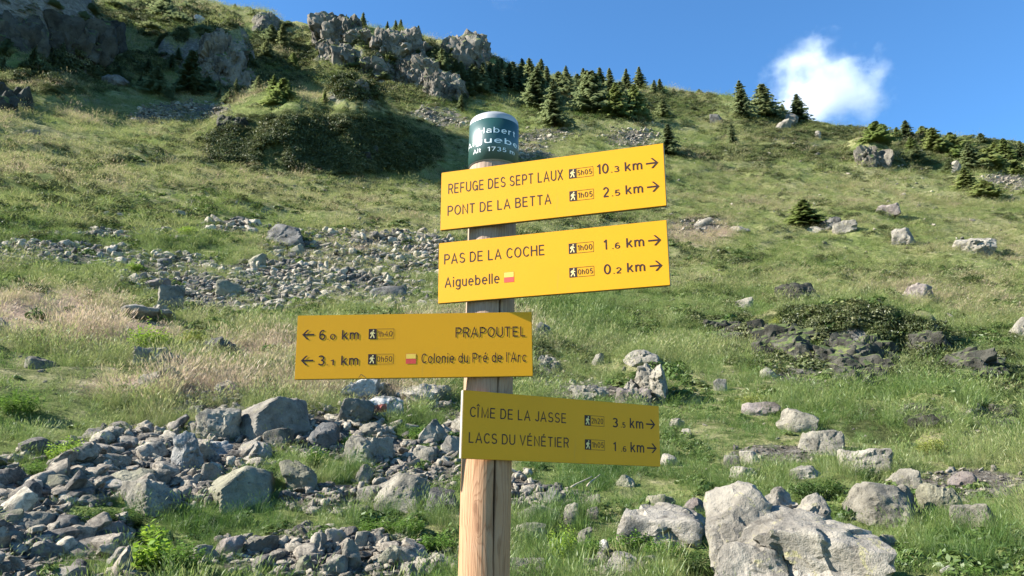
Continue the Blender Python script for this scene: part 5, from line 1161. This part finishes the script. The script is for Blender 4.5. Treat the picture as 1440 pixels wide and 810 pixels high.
def sign(label, yaw, tilt, Xo, Zc, corners, items):
    yaw, tilt = R(yaw), R(tilt)
    ux = Vector((math.cos(yaw) * math.cos(tilt), math.sin(yaw) * math.cos(tilt), math.sin(tilt))); n = Vector((math.sin(yaw), -math.cos(yaw), 0)); up = ux.cross(n) * -1
    if up.z < 0: up = -up
    n = up.cross(ux) * -1
    if n.y > 0: n = -n
    C0 = Vector((PX, PY, 0)) + Vector((math.sin(yaw), -math.cos(yaw), 0)) * .0785 + Vector((math.cos(yaw), math.sin(yaw), 0)) * Xo + Vector((0, 0, Zc))
    Mx = Matrix((ux, up, n)).transposed().to_4x4(); Mx.translation = C0 - Vector((PX, PY, g0))
    # board: rounded-edge panel, face at z=0, back at z=-ST
    bm = bmesh.new(); bmesh.ops.create_cube(bm, size=1, matrix=Matrix.Translation((0, 0, -ST / 2)) @ Matrix.Diagonal((SW, SH, ST, 1)))
    bmesh.ops.bevel(bm, geom=bm.edges[:], offset=.0012, segments=2, affect='EDGES')
    me = bpy.data.meshes.new('sign_board'); bm.to_mesh(me); bm.free(); me.materials.append(yel); me.materials.append(edge); me.materials.append(dark_edge)
    for p in me.polygons:
        if abs(p.normal.x) > .9: p.material_index = 1
        elif abs(p.normal.y) > .9: p.material_index = 2
    o = link('sign_board', me, post_root); o.matrix_local = Mx; o['label'] = label
    # bolts' bracket behind, between board and post
    bm = bmesh.new(); bmesh.ops.create_cube(bm, size=1, matrix=Matrix.Translation((-Xo, 0, -ST - .004)) @ Matrix.Diagonal((.05, SH * .8, .009, 1)))
    mb = bpy.data.meshes.new('bracket'); bm.to_mesh(mb); bm.free(); mb.materials.append(alu); link('bracket', mb, o)
    # picture position -> position on the board
    src = [(-SW / 2, SH / 2), (SW / 2, SH / 2), (SW / 2, -SH / 2), (-SW / 2, -SH / 2)]; Am = []; bb = []
    for (x, y), (u, v) in zip(corners, src):
        Am.append([x, y, 1, 0, 0, 0, -u * x, -u * y]); bb.append(u); Am.append([0, 0, 0, x, y, 1, -v * x, -v * y]); bb.append(v)
    Hm = np.append(np.linalg.solve(np.array(Am), np.array(bb)), 1).reshape(3, 3)
    def uv(x, y): q = Hm @ np.array([x, y, 1.0]); return q[0] / q[2], q[1] / q[2]
    def flat(nm, V, F, mat, z=.0005): return link(nm, mesh_np(nm, [(p_[0], p_[1], z + (.00002 * p_[2] if len(p_) > 2 else 0)) for p_ in V], F, mat), o)
    for it in items:
        if it[0] == 'text':
            _, s, x0, y0, x1, y1, ch = it[:7]; u0, v0 = uv(x0, y0); u1, v1 = uv(x1, y1); _, vt = uv(x0, y0 - ch); hc = vt - v0
            V, F = text_mesh(s, .112 if len(s) > 4 else .14); a, b = V[:, 0].min(), V[:, 0].max()
            W = [(u0 + (x - a) / (b - a) * (u1 - u0), v0 + y * hc / CAPH + (v1 - v0) * (x - a) / (b - a) * .0, _z) for x, y, _z in V]
            flat('lettering', W, F, ink)
        elif it[0] == 'arrow':
            _, xt, yt, xe, ye, hh = it; u0, v0 = uv(xt, yt); u1, v1 = uv(xe, ye); v1 = v0; s = 1 if u0 > u1 else -1; h = abs(uv(xt, yt - hh / 2)[1] - v0); t = .0042
            V = [(u1, v0 - t / 2), (u0 - s * t, v0 - t / 2), (u0 - s * t, v0 + t / 2), (u1, v0 + t / 2)]; flat('arrow', V, [(0, 1, 2, 3)], ink)
            V = [(u0, v0), (u0 - s * h, v0 + h), (u0 - s * (h + t * 1.3), v0 + h), (u0 - s * t * 1.3, v0), (u0 - s * (h + t * 1.3), v0 - h), (u0 - s * h, v0 - h)]; flat('arrow_head', V, [(0, 1, 2, 3), (0, 3, 4, 5)], ink, .0007)
        elif it[0] == 'box':
            _, s, xl, yt, xr, yb = it; u0, v1 = uv(xl, yt); u1, v0 = uv(xr, yb); w, h = u1 - u0, v1 - v0; sq = u0 + w * .31; f = .0009
            flat('pictogram', [(u0, v0), (sq, v0), (sq, v1), (u0, v1)], [(0, 1, 2, 3)], ink)
            V = [(sq, v0), (u1, v0), (u1, v1), (sq, v1), (sq, v0 + f), (u1 - f, v0 + f), (u1 - f, v1 - f), (sq, v1 - f)]
            flat('time_frame', V, [(0, 1, 5, 4), (1, 2, 6, 5), (2, 3, 7, 6)], ink)
            mw, cx_, c0 = (sq - u0), (u0 + sq) / 2, v0
            def P(a, b): return (cx_ + a * mw, v0 + b * h)
            V = [P(.10 + .09 * math.cos(k * .785), .84 + .075 * math.sin(k * .785)) for k in range(8)]; Fh = [tuple(range(8))]
            def limb(pts, wd):
                for (a, b), (c_, d_) in zip(pts[:-1], pts[1:]):
                    dx, dy = (c_ - a) * mw, (d_ - b) * h; L = math.hypot(dx, dy); nx, ny = -dy / L * wd / 2, dx / L * wd / 2; k0 = len(V); p, q = P(a, b), P(c_, d_)
                    V.extend([(p[0] - nx, p[1] - ny), (q[0] - nx, q[1] - ny), (q[0] + nx, q[1] + ny), (p[0] + nx, p[1] + ny)]); Fh.append((k0, k0 + 1, k0 + 2, k0 + 3))
            limb([(.03, .74), (-.04, .44)], .0052); limb([(-.02, .46), (.14, .30), (.2, .1)], .0026); limb([(-.05, .46), (-.12, .3), (-.28, .12)], .0026); limb([(.02, .70), (.2, .56), (.3, .58)], .0018); limb([(-.02, .7), (-.22, .62), (-.24, .48)], .0026)
            pic = [flat('walker', V, Fh, pale_ink, .0009)]
            Vt, Ft = text_mesh(s); a, b = Vt[:, 0].min(), Vt[:, 0].max(); tw = (u1 - sq) * .86; W = [(sq + (u1 - sq) * .06 + (x - a) / (b - a) * tw, v0 + h * .24 + y / CAPH * h * .54, _z) for x, y, _z in Vt]; flat('lettering', W, Ft, ink)
        elif it[0] == 'scratch':
            pts = [uv(*p) for p in it[1]]
            V = []; F = []
            for (a, b), (c_, d_) in zip(pts[:-1], pts[1:]):
                L = math.hypot(c_ - a, d_ - b) or 1; nx, ny = -(d_ - b) / L * .0007, (c_ - a) / L * .0007; k0 = len(V); V += [(a - nx, b - ny), (c_ - nx, d_ - ny), (c_ + nx, d_ + ny), (a + nx, b + ny)]; F.append((k0, k0 + 1, k0 + 2, k0 + 3))
            flat('scratch', V, F, dark_edge)
        elif it[0] == 'flag':
            _, xl, yt, xr, yb = it; u0, v1 = uv(xl, yt); u1, v0 = uv(xr, yb); vm = v0 + (v1 - v0) * .5; f = .0007
            flat('flag_red', [(u0, v0), (u1, v0), (u1, vm), (u0, vm)], [(0, 1, 2, 3)], red_ink)
            flat('flag_pale', [(u0 + f, vm), (u1 - f, vm), (u1 - f, v1 - f), (u0 + f, v1 - f)], [(0, 1, 2, 3)], orange_ink, .0007)
            flat('flag_outline', [(u0, vm + .0001), (u1, vm + .0001), (u1, v1), (u0, v1)], [(0, 1, 2, 3)], red_ink, .0004)
def sc(ox, oy, k): return lambda x, y: (ox + x / k, oy + y / k)
q = sc(600, 140, 2.7); k = 2.7
def tx(q, k, s, x0, y0, x1, y1, ch): a = q(x0, y0); b = q(x1, y1); return ('text', s, a[0], a[1], b[0], b[1], ch / k)
def ar(q, k, xt, yt, xe, ye, h): a = q(xt, yt); b = q(xe, ye); return ('arrow', a[0], a[1], b[0], b[1], h / k)
def bx(q, s, x0, y0, x1, y1): a = q(x0, y0); b = q(x1, y1); return ('box', s, *a, *b)
sign('top yellow sign to a refuge and a bridge, with 10.3 km and 2.5 km', -18.4, .2, .201, .779, [(621.1, 243.7), (934.1, 201.9), (937.4, 289.3), (619.3, 323)], [
 tx(q, k, 'REFUGE DES SEPT LAUX', 82, 359, 515, 306, 37), tx(q, k, 'PONT DE LA BETTA', 79, 440, 470, 397, 36), bx(q, '5h05', 538, 267, 631, 291), bx(q, '1h05', 539, 350, 632, 377),
 tx(q, k, '10', 645, 286, 690, 281, 37), tx(q, k, '.3', 699, 279, 731, 275, 22), tx(q, k, 'km', 752, 274, 819, 266, 34), ar(q, k, 881, 240, 833, 247, 38),
 tx(q, k, '2', 668, 372, 690, 370, 37), tx(q, k, '.5', 701, 368, 733, 364, 22), tx(q, k, 'km', 754, 361, 821, 353, 34), ar(q, k, 884, 329, 836, 336, 38)])
sign('second yellow sign to a mountain pass, with 1.6 km and 0.2 km', -17.5, .4, .198, .573, [(617.8, 343.3), (937.8, 310.4), (942.2, 400.7), (614.8, 425.9)], [
 tx(q, k, 'PAS DE LA COCHE', 66, 627, 444, 585, 37), tx(q, k, 'Aiguebelle', 66, 713, 273, 694, 37), ('flag', *q(291, 657), *q(328, 691)), bx(q, '1h00', 537, 550, 632, 579), bx(q, '0h05', 538, 640, 633, 668),
 tx(q, k, '1', 670, 572, 683, 571, 37), tx(q, k, '.6', 703, 569, 733, 566, 22), tx(q, k, 'km', 757, 564, 825, 557, 35), ar(q, k, 890, 534, 840, 540, 38),
 tx(q, k, '0', 670, 664, 697, 662, 37), tx(q, k, '.2', 706, 661, 737, 658, 22), tx(q, k, 'km', 759, 656, 828, 648, 35), ar(q, k, 894, 629, 845, 634, 38)])
q = sc(400, 420, 3.892); k = 3.892
sign('orange-looking left-pointing sign, the third down, with 6.0 km and 3.1 km', -1.0, .7, -.185, .366, [(419.3, 444.4), (748.9, 439.3), (748.9, 528.3), (412.8, 532.3)], [
 ar(q, k, 97, 198, 163, 197, 52), tx(q, k, '6', 188, 225, 222, 224, 52), tx(q, k, '.0', 233, 224, 278, 223, 30), tx(q, k, 'km', 312, 223, 405, 221, 50), bx(q, '1h40', 461, 167, 597, 220), tx(q, k, 'PRAPOUTEL', 935, 213, 1320, 207, 54),
 ar(q, k, 87, 336, 155, 335, 52), tx(q, k, '3', 179, 361, 215, 361, 52), tx(q, k, '.1', 226, 361, 266, 360, 30), tx(q, k, 'km', 305, 360, 400, 358, 50), bx(q, '0h50', 455, 302, 592, 355), ('flag', *q(661, 300), *q(715, 353)), ('scratch', [q(400, 429), q(414, 409), q(438, 427)]), tx(q, k, "Colonie du Pré de l'Arc", 745, 351, 1322, 344, 52)])
q = sc(630, 530, 2.893); k = 2.893
sign('lowest shaded yellow sign to a summit and lakes, with 3.5 km and 1.6 km', 28.1, -1.1, .205, .154, [(649.7, 548), (925.9, 572.2), (928.3, 656.5), (648, 644.8)], [
 tx(q, k, 'CÎME DE LA JASSE', 86, 163, 480, 188, 43), tx(q, k, 'LACS DU VÉNÉTIER', 83, 268, 492, 292, 43), bx(q, '2h20', 555, 157, 635, 205), bx(q, '1h05', 557, 255, 638, 301),
 tx(q, k, '3', 669, 206, 691, 207, 37), tx(q, k, '.5', 702, 208, 721, 209, 22), tx(q, k, 'km', 739, 210, 793, 214, 40), ar(q, k, 841, 197, 804, 194, 38),
 tx(q, k, '1', 672, 303, 683, 304, 37), tx(q, k, '.6', 704, 305, 725, 306, 22), tx(q, k, 'km', 742, 307, 797, 310, 40), ar(q, k, 847, 293, 808, 290, 38)])

# ------------------------------------------------------------------ clouds
def cloud(name, px, py, wpx, hpx, dist, dens, seed, label, power=1.0, tiltz=0.0, core=.75):
    hx, hy, te = (float(v) for v in ray(px, py)); c = Vector((hx * dist, hy * dist, te * dist)); dep = float(proj(*c)[2])
    rx, rz = wpx / 2 * dep / FPX, hpx / 2 * dep / FPX
    m = bpy.data.materials.new(name + '_vapour'); m.use_nodes = True; nt = m.node_tree; nt.nodes.remove(nt.nodes['Principled BSDF']); k = N(nt)
    tc = k.new('ShaderNodeTexCoord'); V = tc.outputs['Object']
    w = k.new('ShaderNodeTexNoise'); w.inputs['Scale'].default_value = 1.3; w.inputs['Detail'].default_value = 3; k.link(V, w.inputs['Vector'])
    ln = k.new('ShaderNodeVectorMath', operation='LENGTH'); k.link(V, ln.inputs[0])
    f = k.math('SUBTRACT', core, ln.outputs['Value'])
    off = k.new('ShaderNodeVectorMath', operation='ADD'); off.inputs[1].default_value = (seed, seed * 1.7, 0); k.link(V, off.inputs[0])
    f = k.math('ADD', f, k.math('MULTIPLY', k.math('SUBTRACT', k.noise(off.outputs[0], 1.7, 1, .5), .5), 1.5))
    f = k.math('ADD', f, k.math('MULTIPLY', k.math('SUBTRACT', k.noise(off.outputs[0], 5.0, 6, .72), .5), 1.05))
    f = k.math('MULTIPLY', k.step(f, -.08, .85 * power), dens)
    pv = k.new('ShaderNodeVolumePrincipled'); pv.inputs['Color'].default_value = (1, 1, 1, 1); pv.inputs['Anisotropy'].default_value = .2; k.link(f, pv.inputs['Density'])
    k.link(pv.outputs[0], nt.nodes['Material Output'].inputs['Volume'])
    V_, F_ = ico(3); me = mesh_np(name, V_ * 1.08, F_, m, True)
    o = link(name, me, loc=c, scale=(rx, rx * .8, rz)); o.rotation_euler = (0, tiltz, -math.atan2(hx, hy)); tag(o, label, 'cloud'); return o
cloud('cloud', 1154, 128, 200, 178, 900, .06, 3.1, 'small white puffy cloud rising behind the right skyline', core=.70)
cloud('wispy_cloud', 712, -6, 120, 34, 900, .006, 9.4, 'faint wisp of cloud at the top edge above the signpost', power=1.6, core=.62)
